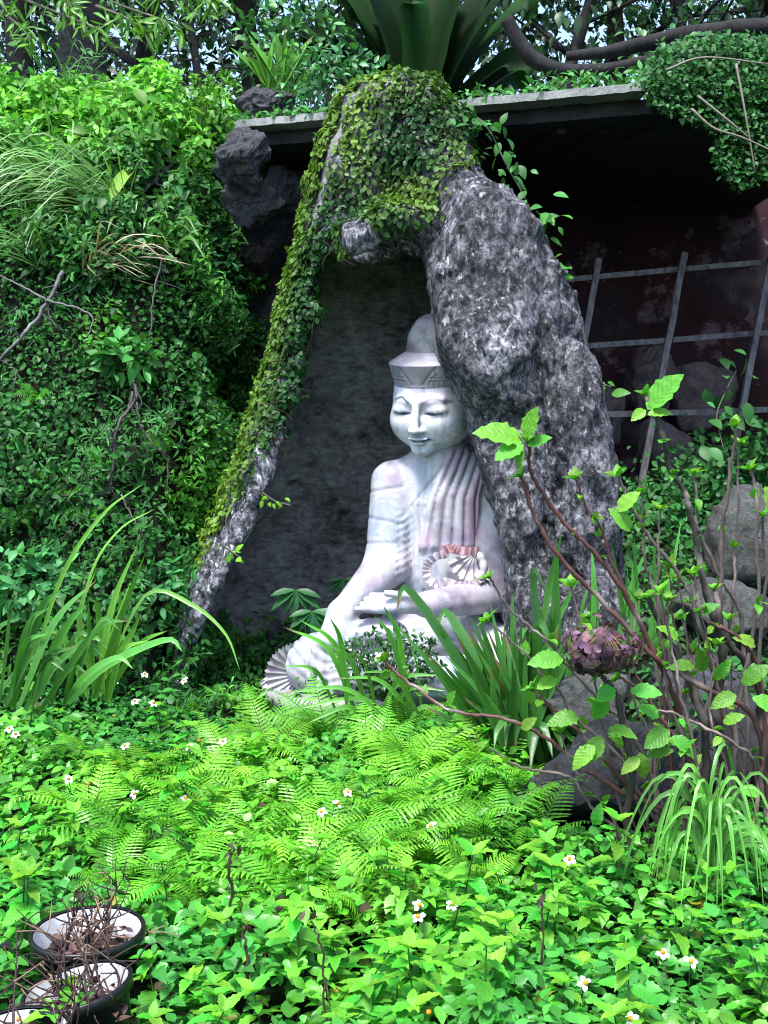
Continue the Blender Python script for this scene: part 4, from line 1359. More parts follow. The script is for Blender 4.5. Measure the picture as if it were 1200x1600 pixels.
first = [True] * len(protos)
for poly, cnt, lab, grp in zones:
    pl2 = np.array(poly, float); lo2, hi2 = pl2.min(0), pl2.max(0)
    k = 0; tries = 0
    while k < cnt and tries < 3000:
        tries += 1
        q = lo2 + (hi2 - lo2) * rng.random(2)
        if not in_poly(q[0:1], q[1:2], pl2)[0]: continue
        p = WG(q[0], q[1] + 60)
        if any(abs(p[0] - pp[0]) < 0.19 and pp[1] - 0.45 < p[1] < pp[1] + 0.2 for pp in POTS) and 'front of' not in grp: continue
        i = rng.integers(0, len(protos))
        if first[i]: o = protos[i]; first[i] = False
        else: o = copy_tree(protos[i])
        o.location = (p[0], p[1], float(Hgt(p[0], p[1])))
        o.rotation_euler = (rng.normal(0, 0.08), rng.normal(0, 0.08), rng.uniform(0, 2 * pi))
        s_ = rng.uniform(0.8, 1.15); o.scale = (s_, s_, s_)
        sub_ = '' if cnt < 20 else (', toward the left' if q[0] < lo2[0] + (hi2[0] - lo2[0]) * 0.34 else ', toward the right' if q[0] > lo2[0] + (hi2[0] - lo2[0]) * 0.67 else ', mid part')
        sub_ = sub_ + ('' if cnt < 20 else ', farther back' if q[1] < (lo2[1] + hi2[1]) / 2 else ', nearer the camera')
        tag(o, lab + sub_, 'herb', grp + sub_); k += 1; n_h += 1

# ------------------------------------------------------------------ ferns
def frond_mesh(L, arch, seed, pairs=24, wid=0.30, tint=(0.13, 0.42, 0.03)):
    rng = np.random.default_rng(seed)
    g = Geo()
    t = np.linspace(0, 1, 30)
    ang0, ang1 = radians(58), radians(58 - arch)
    ang = ang0 + (ang1 - ang0) * t ** 1.2
    dl = L / 29
    sway = 0.08 * L * rng.normal(0, 1)
    P = np.stack([sway * t ** 2, np.concatenate([[0], np.cumsum(np.cos(ang[:-1]) * dl)]), np.concatenate([[0], np.cumsum(np.sin(ang[:-1]) * dl)])], -1)
    V, F = tube_geo(P, [0.0028, 0.0006], 4); g.add(V, F, np.array([0.07, 0.17, 0.03]))
    T = norm(np.gradient(P, axis=0)); X = np.array([1.0, 0, 0])
    for k in range(pairs):
        u = 0.14 + 0.85 * k / (pairs - 1)
        p = np.array([np.interp(u, t, P[:, i]) for i in range(3)]); tt = norm(np.array([np.interp(u, t, T[:, i]) for i in range(3)]))
        s_ = (u - 0.14) / 0.86
        ln = L * wid * max(0.04, sin(min(1, 0.25 + s_ * 1.0) * pi * 0.95) ** 0.8 * (1 - s_ * 0.35)) * 0.75
        nrm = np.cross(X, tt)
        for sd in (-1, 1):
            d = norm(X * sd + tt * (0.35 + 0.25 * s_) - nrm * 0.12 + rng.normal(0, 0.05, 3))
            side = norm(np.cross(nrm, d))
            m = 7
            w_ = L * 0.86 / pairs * 0.36 * min(1, 0.35 + ln / (L * 0.18))
            vv = []; 
            for j in range(m + 1):
                q = j / m
                c = p + d * ln * q - nrm * ln * 0.18 * q * q
                ww = w_ * (1 - q) ** 0.6 * (1.15 if j % 2 == 0 else 0.62) + 0.0006
                vv += [c - side * ww + tt * 0.0, c + side * ww]
            ff = [(2 * j, 2 * j + 1, 2 * j + 3, 2 * j + 2) for j in range(m)]
            g.add(np.array(vv), np.array(ff), np.asarray(tint) * (0.85 + 0.35 * s_) * rng.uniform(0.85, 1.15))
    me = g.mesh('frond', False); me.materials.append(M['leaf']); return me
FR = [frond_mesh(0.40, a, 60 + i, 21, w_) for i, (a, w_) in enumerate(((75, 0.34), (95, 0.38), (60, 0.32), (85, 0.42), (110, 0.36)))]
FRs = [frond_mesh(0.26, a, 80 + i, 15, 0.34) for i, a in enumerate((80, 105, 60))]
def fern(loc, n, size, label, grp, rng, frs=FR, tilt=(0, 0), col=(1, 1, 1, 1), arc=(0, 2 * pi)):
    root = empty('fern', loc, label, 'fern', grp, (tilt[0], tilt[1], 0))
    a0 = rng.uniform(0, 1)
    for k in range(n):
        a = arc[0] + (k + a0 + rng.normal(0, 0.25)) / n * (arc[1] - arc[0])
        o = link('frond', frs[rng.integers(0, len(frs))], None, root)
        o.rotation_euler = (rng.normal(0.12, 0.16), rng.normal(0, 0.25), a)
        s_ = size * rng.uniform(0.75, 1.2); o.scale = (s_, s_, s_)
        c = rng.uniform(0.85, 1.15); o.color = (col[0] * c, col[1] * c, col[2] * c, 1)
    return root
rng = np.random.default_rng(61)
fz = [(300, 1255), (360, 1200), (420, 1165), (470, 1215), (395, 1260), (520, 1180), (580, 1175), (640, 1195), (700, 1180), (750, 1230), (690, 1250), (610, 1260), (540, 1300),
      (600, 1350), (670, 1330), (760, 1300), (480, 1290), (330, 1320), (420, 1345), (270, 1390), (330, 1420), (520, 1400), (800, 1270), (250, 1240), (740, 1370), (460, 1420), (570, 1440), (350, 1150), (460, 1130), (640, 1130)]
rng_f = np.random.default_rng(62)
for k in range(22):
    fz.append((rng_f.uniform(60, 800), rng_f.uniform(1130, 1400)))
def fern_label(a, b_):
    if b_ < 1165: return 'bright fern right under the statue\'s plinth', 'ferns under the plinth'
    if a > 700: return 'bright fern left of the broad dark boulder', 'ferns beside the boulder'
    if a < 380: return 'bright fern in the left part of the fern drift', 'ferns in the left drift'
    if b_ > 1310: return 'bright fern at the near edge of the fern drift', 'ferns at the near edge'
    return 'bright fern in the middle of the fern drift below the statue', 'ferns in the middle drift'
for (a, b_) in fz:
    p = WG(a, b_ + 45)
    lab, grp = fern_label(a, b_)
    fern((p[0], p[1], float(Hgt(p[0], p[1])) + 0.06), rng.integers(6, 9), rng.uniform(0.6, 1.1), lab, grp, rng, FR, (0, 0), tuple(rng.uniform(0.75, 1.3) * np.array([rng.uniform(0.85, 1.25), 1, 1])) + (1,))
for (a, b_, lab) in ((810, 1250, 'shaded fern leaning against the broad dark boulder'), (840, 1320, 'fern at the left foot of the broad dark boulder')):
    p = WG(a, b_ + 30)
    fern((p[0], p[1], float(Hgt(p[0], p[1])) + 0.03), 7, 0.85, lab, None, rng, FR, (0, 0), (0.6, 0.7, 0.7, 1))
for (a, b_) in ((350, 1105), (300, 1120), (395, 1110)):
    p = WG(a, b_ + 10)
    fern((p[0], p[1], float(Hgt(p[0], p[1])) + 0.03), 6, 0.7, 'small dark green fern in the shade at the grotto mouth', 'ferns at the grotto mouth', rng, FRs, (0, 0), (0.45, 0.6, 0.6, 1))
for (a, b_) in ((330, 590), (375, 610), (310, 640), (60, 740), (30, 800), (110, 770), (170, 720), (140, 800), (250, 690), (330, 720), (60, 620), (230, 560)):
    p = WG(a, b_, 0.06)
    fern(p, 6, rng.uniform(0.55, 0.85), 'small fern growing out of the steep bank left of the grotto', 'ferns on the bank', rng, FRs, (radians(55), 0), (0.5, 0.75, 0.6, 1), (pi * 0.5, pi * 1.5))

# ------------------------------------------------------------------ white daisy-like flowers
PT = leaf_tpl(4, 0.62, 0.6, 0.1, 0.12, 0, 0.5)
pet = make_mesh('petal', PT[0], PT[1], np.array((0.85, 0.85, 0.85))); pet.materials.append(M['petal'])
def dome_mesh(name, r, h, tint, mat):
    V = [(0, 0, h)]; F3 = []; F4 = []
    for i, (k, z) in enumerate(((0.6, 0.8), (1.0, 0.35), (0.8, -0.3))):
        for j in range(8):
            V.append((r * k * cos(j * pi / 4), r * k * sin(j * pi / 4), h * z))
    for j in range(8):
        F3.append((0, 1 + j, 1 + (j + 1) % 8))
        for i in (0, 1):
            F4.append((1 + i * 8 + j, 1 + (i + 1) * 8 + j, 1 + (i + 1) * 8 + (j + 1) % 8, 1 + i * 8 + (j + 1) % 8))
    me = make_mesh(name, V, [np.array(F3), np.array(F4)], np.array(tint)); me.materials.append(M[mat]); return me
cen = dome_mesh('flower_centre', 0.0075, 0.008, (0.55, 0.26, 0.01), 'petal')
def flower(px, py, label, grp, full=True):
    Yd = None
    p = WG(px, py + 62)
    f = W(px, py, p[1] - 0.22)
    rng = np.random.default_rng(int(px * 7 + py))
    root = empty('white_flower', (p[0], p[1], float(Hgt(p[0], p[1]))), label, 'flower', grp)
    rel = f - np.array(root.location)
    g = Geo(); V, F = tube_geo(spline([(0, 0, 0), rel * 0.55 + rng.normal(0, 0.015, 3), rel], 8), 0.0018, 5); g.add(V, F, (0.06, 0.15, 0.03)); g.build('stem', M['leaf'], root)
    n_ = norm(np.array([rng.normal(0, 0.35), -0.55, 0.8]))
    o = link('flower_centre', cen, None, root); orient(o, rel, np.cross(n_, [1, 0, 0.01]), n_, 1.0)
    if full:
        a0 = rng.uniform(0, 1); x_ = norm(np.cross(n_, [0.1, 1, 0])); y_ = np.cross(n_, x_)
        for k in range(5):
            if rng.random() < 0.12: continue
            a = a0 + k * 2 * pi / 5
            o = link('petal', pet, None, root)
            orient(o, rel, x_ * cos(a) + y_ * sin(a) - n_ * rng.uniform(0, 0.3), n_, rng.uniform(0.019, 0.025))
FLW = [([(543, 1237), (502, 1268), (528, 1255)], 'white five-petalled flower among the ferns at the picture centre', 'flowers among the central ferns'),
       ([(295, 1165), (290, 1247), (195, 1165), (107, 1217), (210, 1240), (348, 1158)], 'white flower with yellow centre in the herbs at left', 'flowers in the herbs at left'),
       ([(287, 1063), (210, 1095), (226, 1053), (178, 1066), (240, 1098)], 'white flower at the left foot of the grotto', 'flowers by the grotto foot'),
       ([(14, 1138), (24, 1147)], 'white flower at the left picture edge beside the strap leaves', 'flowers at the left edge'),
       ([(673, 1290)], 'single white flower right of the central ferns', None),
       ([(707, 1413), (655, 1414), (653, 1432)], 'white flower in the lower centre foreground', 'flowers at lower centre'),
       ([(1035, 1488), (1080, 1502), (915, 1536), (985, 1592)], 'white flower among the yellow-green shoots at lower right', 'flowers at lower right'),
       ([(890, 1342)], 'single white flower at the foot of the broad dark boulder', None),
       ([(30, 1592)], 'white flower at the bottom left corner', None)]
for pts, lab, grp in FLW:
    for q in pts: flower(q[0], q[1], lab, grp)
for q in ((138, 1225), (312, 1157), (670, 1582)):
    flower(q[0], q[1], {138: 'bare yellow flower head left of the ferns', 312: 'bare yellow flower head above the ferns at left', 670: 'bare yellow flower head at the bottom centre'}[q[0]], None, False)

# ------------------------------------------------------------------ black pots with white lining and dead twigs
def lathe(prof, n=40):
    prof = np.array(prof, float); th = np.arange(n) / n * 2 * pi
    V = np.stack([prof[:, None, 0] * np.cos(th), prof[:, None, 0] * np.sin(th), np.repeat(prof[:, 1:2], n, 1)], -1).reshape(-1, 3)
    m = len(prof)
    Qq = np.array([(i * n + j, i * n + (j + 1) % n, (i + 1) * n + (j + 1) % n, (i + 1) * n + j) for i in range(m - 1) for j in range(n)])
    return V, Qq
def pot(p, R, Hh, tilt, label, seed, twigs=26):
    rng = np.random.default_rng(seed)
    root = empty('flower_pot', (p[0], p[1], p[2] - Hh), label, 'pot', 'discarded black pots', tilt)
    g = Geo(); V, Qq = lathe([(0.0, 0.0), (R * 0.72, 0.0), (R * 0.74, 0.01), (R * 0.95, Hh - 0.03), (R * 1.03, Hh - 0.028), (R * 1.05, Hh - 0.002), (R * 1.02, Hh + 0.003), (R * 0.97, Hh)])
    g.add(V, Qq); body_ = g.build('pot_body', M['black'], root)
    g = Geo(); V, Qq = lathe([(R * 0.968, Hh - 0.004), (R * 0.95, Hh - 0.02), (R * 0.815, Hh * 0.5), (R * 0.79, Hh * 0.42)])
    nz = 1 - 0.008 * np.abs(rng.normal(0, 1, (len(V), 1))); V[:, :2] *= nz
    g.add(V, Qq[:, ::-1]); g.build('white_lining', M['white'], body_)
    g = Geo(); n = 30; rr = np.linspace(0, 1, 8); V = []; 
    for r in rr:
        for j in range(n):
            V.append((r * R * 0.86 * cos(j / n * 2 * pi), r * R * 0.86 * sin(j / n * 2 * pi), Hh * 0.68 + 0.012 * rng.normal()))
    g.add(V, np.array([(i * n + j, i * n + (j + 1) % n, (i + 1) * n + (j + 1) % n, (i + 1) * n + j) for i in range(7) for j in range(n)]), (0.03, 0.02, 0.018))
    g.build('potting_soil', M['stem'], root)
    pl_ = empty('dead_plant', (p[0], p[1], p[2] - Hh * 0.32), 'leafless dead twiggy plant standing in the ' + ('farther' if seed == 1 else 'nearer' if seed == 2 else 'bottom left') + ' black pot', 'dead plant', None, tilt)
    for k in range(twigs):
        a = rng.uniform(0, 2 * pi); r = R * 0.6 * sqrt(rng.random()); b_ = np.array([r * cos(a), r * sin(a), 0])
        L = rng.uniform(0.10, 0.26) if k > 4 else rng.uniform(0.24, 0.36)
        d = norm(np.array([rng.normal(0, 0.55), rng.normal(0, 0.55), 1.0]))
        pts = [b_]; q = b_.copy()
        for j in range(5):
            d = norm(d + rng.normal(0, 0.22, 3)); q = q + d * L / 5; pts.append(q.copy())
        g = Geo(); V, F = tube_geo(spline(pts, 10), [0.0042, 0.0014], 5, 0.15, rng); cl = np.array([0.035, 0.018, 0.018]) if rng.random() < 0.75 else np.array([0.22, 0.14, 0.10])
        g.add(V, F, cl)
        for j in range(3):
            i = rng.integers(2, 6); c = np.array(pts[min(i, 5)]); e = c + norm(rng.normal(0, 1, 3) + np.array([0, 0, 0.6])) * rng.uniform(0.04, 0.10)
            V, F = tube_geo(spline([c, (c + e) / 2 + rng.normal(0, 0.008, 3), e], 5), [0.0026, 0.001], 4); g.add(V, F, cl)
        g.build('twig', M['stem'], pl_)
    g = Geo()
    for k in range(70):        # litter of shrivelled leaves on the soil
        a = rng.uniform(0, 2 * pi); r = R * 0.8 * sqrt(rng.random())
        scatter(g, T_OVAL, [(r * cos(a), r * sin(a), 0.012 + 0.04 * rng.random())], [rng.normal(0, 1, 3) * np.array([1, 1, 0.4])], [rng.normal(0, 0.5, 3) + np.array([0, 0, 1])], [rng.uniform(0.02, 0.045)], np.array([0.06, 0.03, 0.03]) * rng.uniform(0.4, 2.0), rng)
    tag(g.build('withered_leaves', M['stem'], pl_), None, None, None, 'stuff')
pot(POTS[0], 0.150, 0.24, (0, 0, 0.3), 'black plastic pot with white lining, the farther of the two at lower left', 1)
pot(POTS[1], 0.130, 0.26, (radians(-4), radians(-9), 0.2), 'black plastic pot with white lining tilted left, the nearer at lower left', 2)
pot(POTS[2], 0.110, 0.22, (0, 0, 0), 'black pot with white lining cut off by the bottom left corner', 3, 6)

# ------------------------------------------------------------------ strap-leaved plants
def strap_plant(name, base, blades, label, cat, tint, rng, w=0.05, mat='strap', nb=12, grp=None):
    root = empty(name, base, label, cat, grp)
    b0 = np.asarray(base)
    for pts, ww, cl in blades:
        g = Geo(); P = np.asarray(pts, float)
        mid = P[len(P) // 2] - P[0]
        up = norm(np.array([rng.normal(0, 0.5), -0.8, 0.5]))
        V, F = blade_geo(P, ww, up, nb, 0.3)
        T_ = np.asarray(tint) * cl * (0.75 + 0.45 * np.repeat(np.linspace(0, 1, nb), 3))[:, None]
        T_ = T_ * np.tile([1.08, 0.85, 1.0], nb)[:, None]
        if rng.random() < 0.3: T_[-6:] = T_[-6:] * 0.3 + np.array([0.12, 0.06, 0.03])
        g.add(V, F, T_); g.build('leaf_blade', M[mat], root, b0)
    return root
rng = np.random.default_rng(71)
def B(*pts): return WP(pts)
# iris clump before the statue's lap
bl = []
for tx, ty, bx, w_ in ((638, 922, 790, 0.05), (683, 975, 795, 0.045), (700, 958, 800, 0.05), (716, 985, 800, 0.045), (745, 955, 812, 0.05), (762, 1005, 815, 0.05), (788, 985, 822, 0.05), (832, 892, 830, 0.045), (842, 975, 838, 0.05),
                       (868, 955, 845, 0.05), (902, 1000, 850, 0.045), (812, 1035, 825, 0.05), (735, 1045, 800, 0.05), (660, 1012, 785, 0.04), (610, 965, 770, 0.035), (870, 1060, 850, 0.05), (925, 1045, 860, 0.04), (800, 925, 826, 0.045),
                       (765, 940, 816, 0.045), (855, 1010, 842, 0.05), (690, 1035, 790, 0.045), (780, 1060, 818, 0.05), (825, 985, 830, 0.05), (880, 1025, 850, 0.045)):
    Yb = 4.72 + rng.uniform(-0.12, 0.16); Yt = Yb + rng.uniform(-0.15, 0.1)
    mx = bx + (tx - bx) * 0.42 + rng.normal(0, 6); my = 1195 + (ty - 1195) * 0.52
    P = B((bx + rng.normal(0, 12), 1200 + rng.normal(0, 8), Yb), (mx, my, Yb - 0.03), (tx, ty, Yt))
    if rng.random() < 0.3:
        tip = P[-1] + np.array([np.sign(tx - bx) * 0.05, -0.05, -0.08]); P = np.vstack([P, tip])
    bl.append((P, w_ * rng.uniform(0.85, 1.2), rng.uniform(0.7, 1.4)))
for k in range(62):   # filling swords
    a = rng.normal(-0.22, 0.36); L = rng.uniform(0.40, 0.72); bx = 815 + rng.normal(0, 28)
    p0 = W(bx, 1205, 4.68 + rng.uniform(-0.1, 0.2)); e = p0 + np.array([sin(a) * L, rng.uniform(-0.12, 0.1), cos(a) * L])
    bl.append((np.array([p0, (p0 + e) / 2 + np.array([-sin(a) * 0.03, 0, 0.03]), e]), rng.uniform(0.034, 0.052), rng.uniform(0.55, 1.3)))
for k in range(16):   # short lower blades fanning forward
    a = rng.uniform(-1.0, 1.0); L = rng.uniform(0.25, 0.5); bx = 815 + rng.normal(0, 25)
    p0 = W(bx, 1205, 4.7); e = p0 + np.array([sin(a) * L * 1.0, -0.12 - 0.15 * rng.random(), L * 0.55])
    bl.append((np.array([p0, (p0 + e) / 2 + np.array([0, -0.03, 0.14]), e, e + np.array([sin(a) * 0.07, -0.05, -0.06])]), 0.035, rng.uniform(0.6, 1.3)))
pb = W(815, 1205, 4.72)
strap_plant('iris_clump', (pb[0], pb[1], float(Hgt(pb[0], pb[1]))), bl, 'big clump of dark green sword-shaped leaves in front of the statue\'s lap', 'strap plant', (0.034, 0.135, 0.020), rng)
# slim blades left of it
bl = []
for (bx, by), (tx, ty), w_ in (((556, 1090), (444, 980), 0.032), ((560, 1092), (468, 968), 0.03), ((545, 1090), (516, 965), 0.03), ((530, 1092), (440, 1040), 0.025), ((575, 1090), (500, 1005), 0.03), ((630, 1085), (585, 962), 0.035), ((640, 1088), (598, 945), 0.035),
                               ((600, 1095), (430, 1085), 0.025), ((620, 1100), (455, 1110), 0.028), ((640, 1100), (520, 1060), 0.025), ((650, 1095), (560, 1050), 0.025), ((590, 1100), (690, 1055), 0.03), ((600, 1105), (700, 1080), 0.03),
                               ((580, 1105), (480, 1130), 0.03), ((620, 1110), (560, 1135), 0.028), ((640, 1110), (700, 1125), 0.028), ((660, 1105), (640, 1010), 0.03), ((610, 1100), (640, 1040), 0.028), ((590, 1100), (545, 1020), 0.028)):
    Yb = 5.0 + rng.uniform(-0.1, 0.15)
    P = B((bx + rng.normal(0, 6), by + 25, Yb), ((bx * 0.62 + tx * 0.38), by * 0.45 + ty * 0.55 - 14, Yb - 0.06), (tx, ty, Yb - 0.12))
    bl.append((P, w_ * 0.9, rng.uniform(0.9, 1.5)))
pb = W(600, 1125, 5.0)
strap_plant('slender_strap_plant', (pb[0], pb[1], float(Hgt(pb[0], pb[1]))), bl, 'loose tuft of slender light green blades before the statue\'s knee', 'strap plant', (0.075, 0.25, 0.03), rng)
# blades at the grotto's right foot
bl = []
for k in range(26):
    bx = rng.uniform(835, 1040); Yb = rng.uniform(4.85, 5.2)
    ty = rng.uniform(805, 960); tx = bx + rng.normal(8, 22)
    bl.append((B((bx, 1010, Yb), ((bx + tx) / 2 + rng.normal(0, 5), (1000 + ty) / 2, Yb), (tx, ty, Yb - rng.uniform(-0.05, 0.15))), rng.uniform(0.022, 0.038), rng.uniform(0.7, 1.5)))
pb = W(930, 1010, 5.0)
strap_plant('upright_strap_plant', (pb[0], pb[1], float(Hgt(pb[0], pb[1]))), bl, 'upright green blades at the right foot of the grotto behind the hydrangea', 'strap plant', (0.05, 0.19, 0.03), rng)
# clumps at the left edge
bl = []
for (bx, by), (mx, my), (tx, ty), w_ in (((20, 1085), (60, 960), (98, 885), 0.06), ((30, 1085), (85, 975), (150, 872), 0.06), ((15, 1080), (45, 980), (75, 915), 0.055), ((40, 1090), (100, 985), (135, 910), 0.06), ((0, 1080), (15, 980), (10, 900), 0.05), ((50, 1090), (75, 1030), (120, 975), 0.05),
                                         ((20, 1085), (35, 1010), (75, 955), 0.05), ((60, 1095), (150, 985), (200, 935), 0.045), ((10, 1080), (60, 1000), (115, 930), 0.05), ((-10, 1075), (-5, 990), (35, 930), 0.05)):
    Yb = 4.55 + rng.uniform(-0.1, 0.1)
    bl.append((B((bx, by + 20, Yb), (mx, my, Yb - 0.05), (tx, ty + 35, Yb - 0.1)), w_ * 0.66, rng.uniform(0.8, 1.4)))
for k in range(9):
    bx = rng.uniform(-10, 120); tx = bx + rng.normal(45, 45); ty = rng.uniform(960, 1050); Yb = 4.55 + rng.uniform(-0.1, 0.15)
    bl.append((B((bx, 1100, Yb), (bx * 0.6 + tx * 0.4, 1100 * 0.4 + ty * 0.6, Yb - 0.05), (tx, ty, Yb - 0.12), (tx + 25, ty + 18, Yb - 0.15)), rng.uniform(0.02, 0.04), rng.uniform(0.8, 1.6)))
pb = W(25, 1105, 4.55)
strap_plant('broad_strap_clump', (pb[0], pb[1], float(Hgt(pb[0], pb[1]))), bl, 'clump of broad arching green straps at the left picture edge', 'strap plant', (0.05, 0.18, 0.028), rng)
bl = []
for (bx, by), (mx, my), (tx, ty), w_ in (((150, 1070), (175, 950), (215, 850), 0.03), ((145, 1075), (190, 960), (228, 862), 0.03), ((160, 1070), (155, 960), (140, 935), 0.03), ((150, 1075), (140, 1000), (138, 940), 0.03), ((165, 1075), (185, 980), (188, 918), 0.03),
                                         ((150, 1070), (200, 1000), (220, 960), 0.03), ((155, 1075), (125, 970), (150, 890), 0.03), ((165, 1080), (215, 1010), (262, 985), 0.028), ((140, 1075), (100, 1000), (70, 985), 0.03), ((155, 1080), (170, 1010), (205, 905), 0.03), ((160, 1080), (190, 1020), (232, 1000), 0.03)):
    Yb = 4.75 + rng.uniform(-0.1, 0.1)
    bl.append((B((bx + rng.normal(0, 5), by + 15, Yb), (mx, my, Yb - 0.05), (tx, ty, Yb - 0.12)), w_, rng.uniform(1.0, 1.6)))
for pts, w_ in (([(40, 1080, 4.8), (95, 905, 4.75), (160, 805, 4.7), (222, 757, 4.65)], 0.02), ([(110, 1060, 4.85), (140, 905, 4.8), (185, 830, 4.75), (242, 795, 4.7)], 0.018), ([(170, 1040, 4.9), (230, 928, 4.85), (300, 945, 4.8), (352, 990, 4.75), (375, 1048, 4.7)], 0.02)):
    bl.append((WP(pts), w_, 1.7))
pb = W(150, 1092, 4.75)
strap_plant('arching_strap_clump', (pb[0], pb[1], float(Hgt(pb[0], pb[1]))), bl, 'yellow-green strap clump with three long thin arching blades at left', 'strap plant', (0.085, 0.23, 0.03), rng, nb=18)
# drooping grass at the lower right
bl = []
for k in range(64):
    a = rng.uniform(0, 2 * pi); L = rng.uniform(0.25, 0.52)
    p0 = W(1112 + rng.normal(0, 10), 1370 + rng.normal(0, 8), 3.55); hgt = rng.uniform(0.12, 0.36)
    d = np.array([cos(a), sin(a) * 0.8, 0]); r = L * rng.uniform(0.35, 0.65)
    bl.append((np.array([p0, p0 + d * r * 0.25 + [0, 0, hgt * 0.85], p0 + d * r * 0.65 + [0, 0, hgt], p0 + d * r + [0, 0, hgt * 0.45], p0 + d * r * 1.15 + [0, 0, -0.08 * rng.random()]]), rng.uniform(0.009, 0.018), rng.uniform(0.7, 1.6)))
pb = W(1100, 1375, 3.55)
strap_plant('drooping_grass_clump', (pb[0], pb[1], float(Hgt(pb[0], pb[1]))), bl, 'drooping light green grass clump below the hydrangea at the right edge', 'grass clump', (0.10, 0.30, 0.05), rng, nb=14)

# ------------------------------------------------------------------ small dark bush at the statue's lap, palmate leaves in the niche
def leafy_bush(name, centre, rad, n, tpls, size, tint, label, cat, seed, stems=14, mat='dark', base=None, shell=0.35):
    rng = np.random.default_rng(seed)
    c = np.asarray(centre, float); r = np.asarray(rad, float)
    base = np.array([c[0], c[1], c[2] - r[2]]) if base is None else np.asarray(base, float)
    root = empty(name, base, label, cat)
    ends = []
    for k in range(stems):
        e = c + norm(rng.normal(0, 1, 3) + np.array([0, 0, 0.4])) * r * rng.uniform(0.4, 0.85)
        P = spline([base + rng.normal(0, 0.02, 3), (base + e) / 2 + rng.normal(0, 0.12, 3) * r, e], 9)
        g = Geo(); V, F = tube_geo(P, [0.006, 0.002], 5); g.add(V, F, (0.03, 0.025, 0.02)); g.build('stem', M['stem'], root, base)
        ends.append(P)
    E = np.concatenate(ends)
    d = norm(rng.normal(0, 1, (n, 3)))
    q = c + d * (shell + (1 - shell) * rng.random((n, 1)) ** 0.5) * r
    cl = sst(-0.3, 0.25, fbm(q, 3.0 / max(r), 3, seed=seed))
    keep = rng.random(n) < 0.25 + 0.75 * cl
    q, d = q[keep], d[keep]; n = len(q)
    D = d * 0.6 + rng.normal(0, 0.6, (n, 3)); NN = d * 0.5 + np.array([0, -0.2, 0.8]) + rng.normal(0, 0.4, (n, 3))
    T = np.asarray(tint) * rng.uniform(0.5, 1.6, (n, 1)) * (0.9 + 0.2 * rng.random((n, 3)))
    g = Geo(); scatter(g, tpls, q, D, NN, rng.uniform(0.7, 1.3, n) * size, T, rng)
    tag(g.build('foliage', M[mat], root, base), None, None, None, 'stuff')
    return root
leafy_bush('dwarf_shrub', W(605, 1035, 5.32), (0.27, 0.2, 0.17), 1500, T_OVAL, 0.034, (0.022, 0.085, 0.022), 'small dark green shrub growing in front of the statue\'s lap', 'shrub', 5, 22)
def palmate(px, py, Yd, s, label):
    rng = np.random.default_rng(int(px))
    e = W(px, py, Yd); b_ = np.array([e[0] + 0.05, Yd + 0.05, 0.15])
    root = empty('palmate_plant', b_, label, 'plant', 'palmate plants in the niche')
    g = Geo(); V, F = tube_geo(spline([b_, (b_ + e) / 2 + [0.03, 0, 0.06], e], 8), 0.004, 5); g.add(V, F, (0.03, 0.07, 0.02)); g.build('stalk', M['stem'], root, b_)
    for k in range(7):
        a = radians(-200 + k * 37 + rng.normal(0, 6))
        d = np.array([cos(a), -0.35, sin(a) * 0.8 - 0.25])
        g = Geo(); scatter(g, [leaf_tpl(7, 0.32, 0.5, 0.2, 0.3, 0.08)], [e], [d], [(0, -0.6, 0.8)], [s * rng.uniform(0.75, 1.1)], (0.02, 0.10, 0.03), rng)
        g.build('leaflet', M['dark'], root, b_)
palmate(462, 922, 6.1, 0.16, 'dark palmate leaf on a stalk against the niche wall, upper one')
palmate(488, 955, 5.95, 0.17, 'dark palmate leaf on a stalk beside the statue\'s forearm, lower one')
palmate(535, 905, 6.5, 0.12, 'small dark palmate leaf behind the statue\'s forearm')

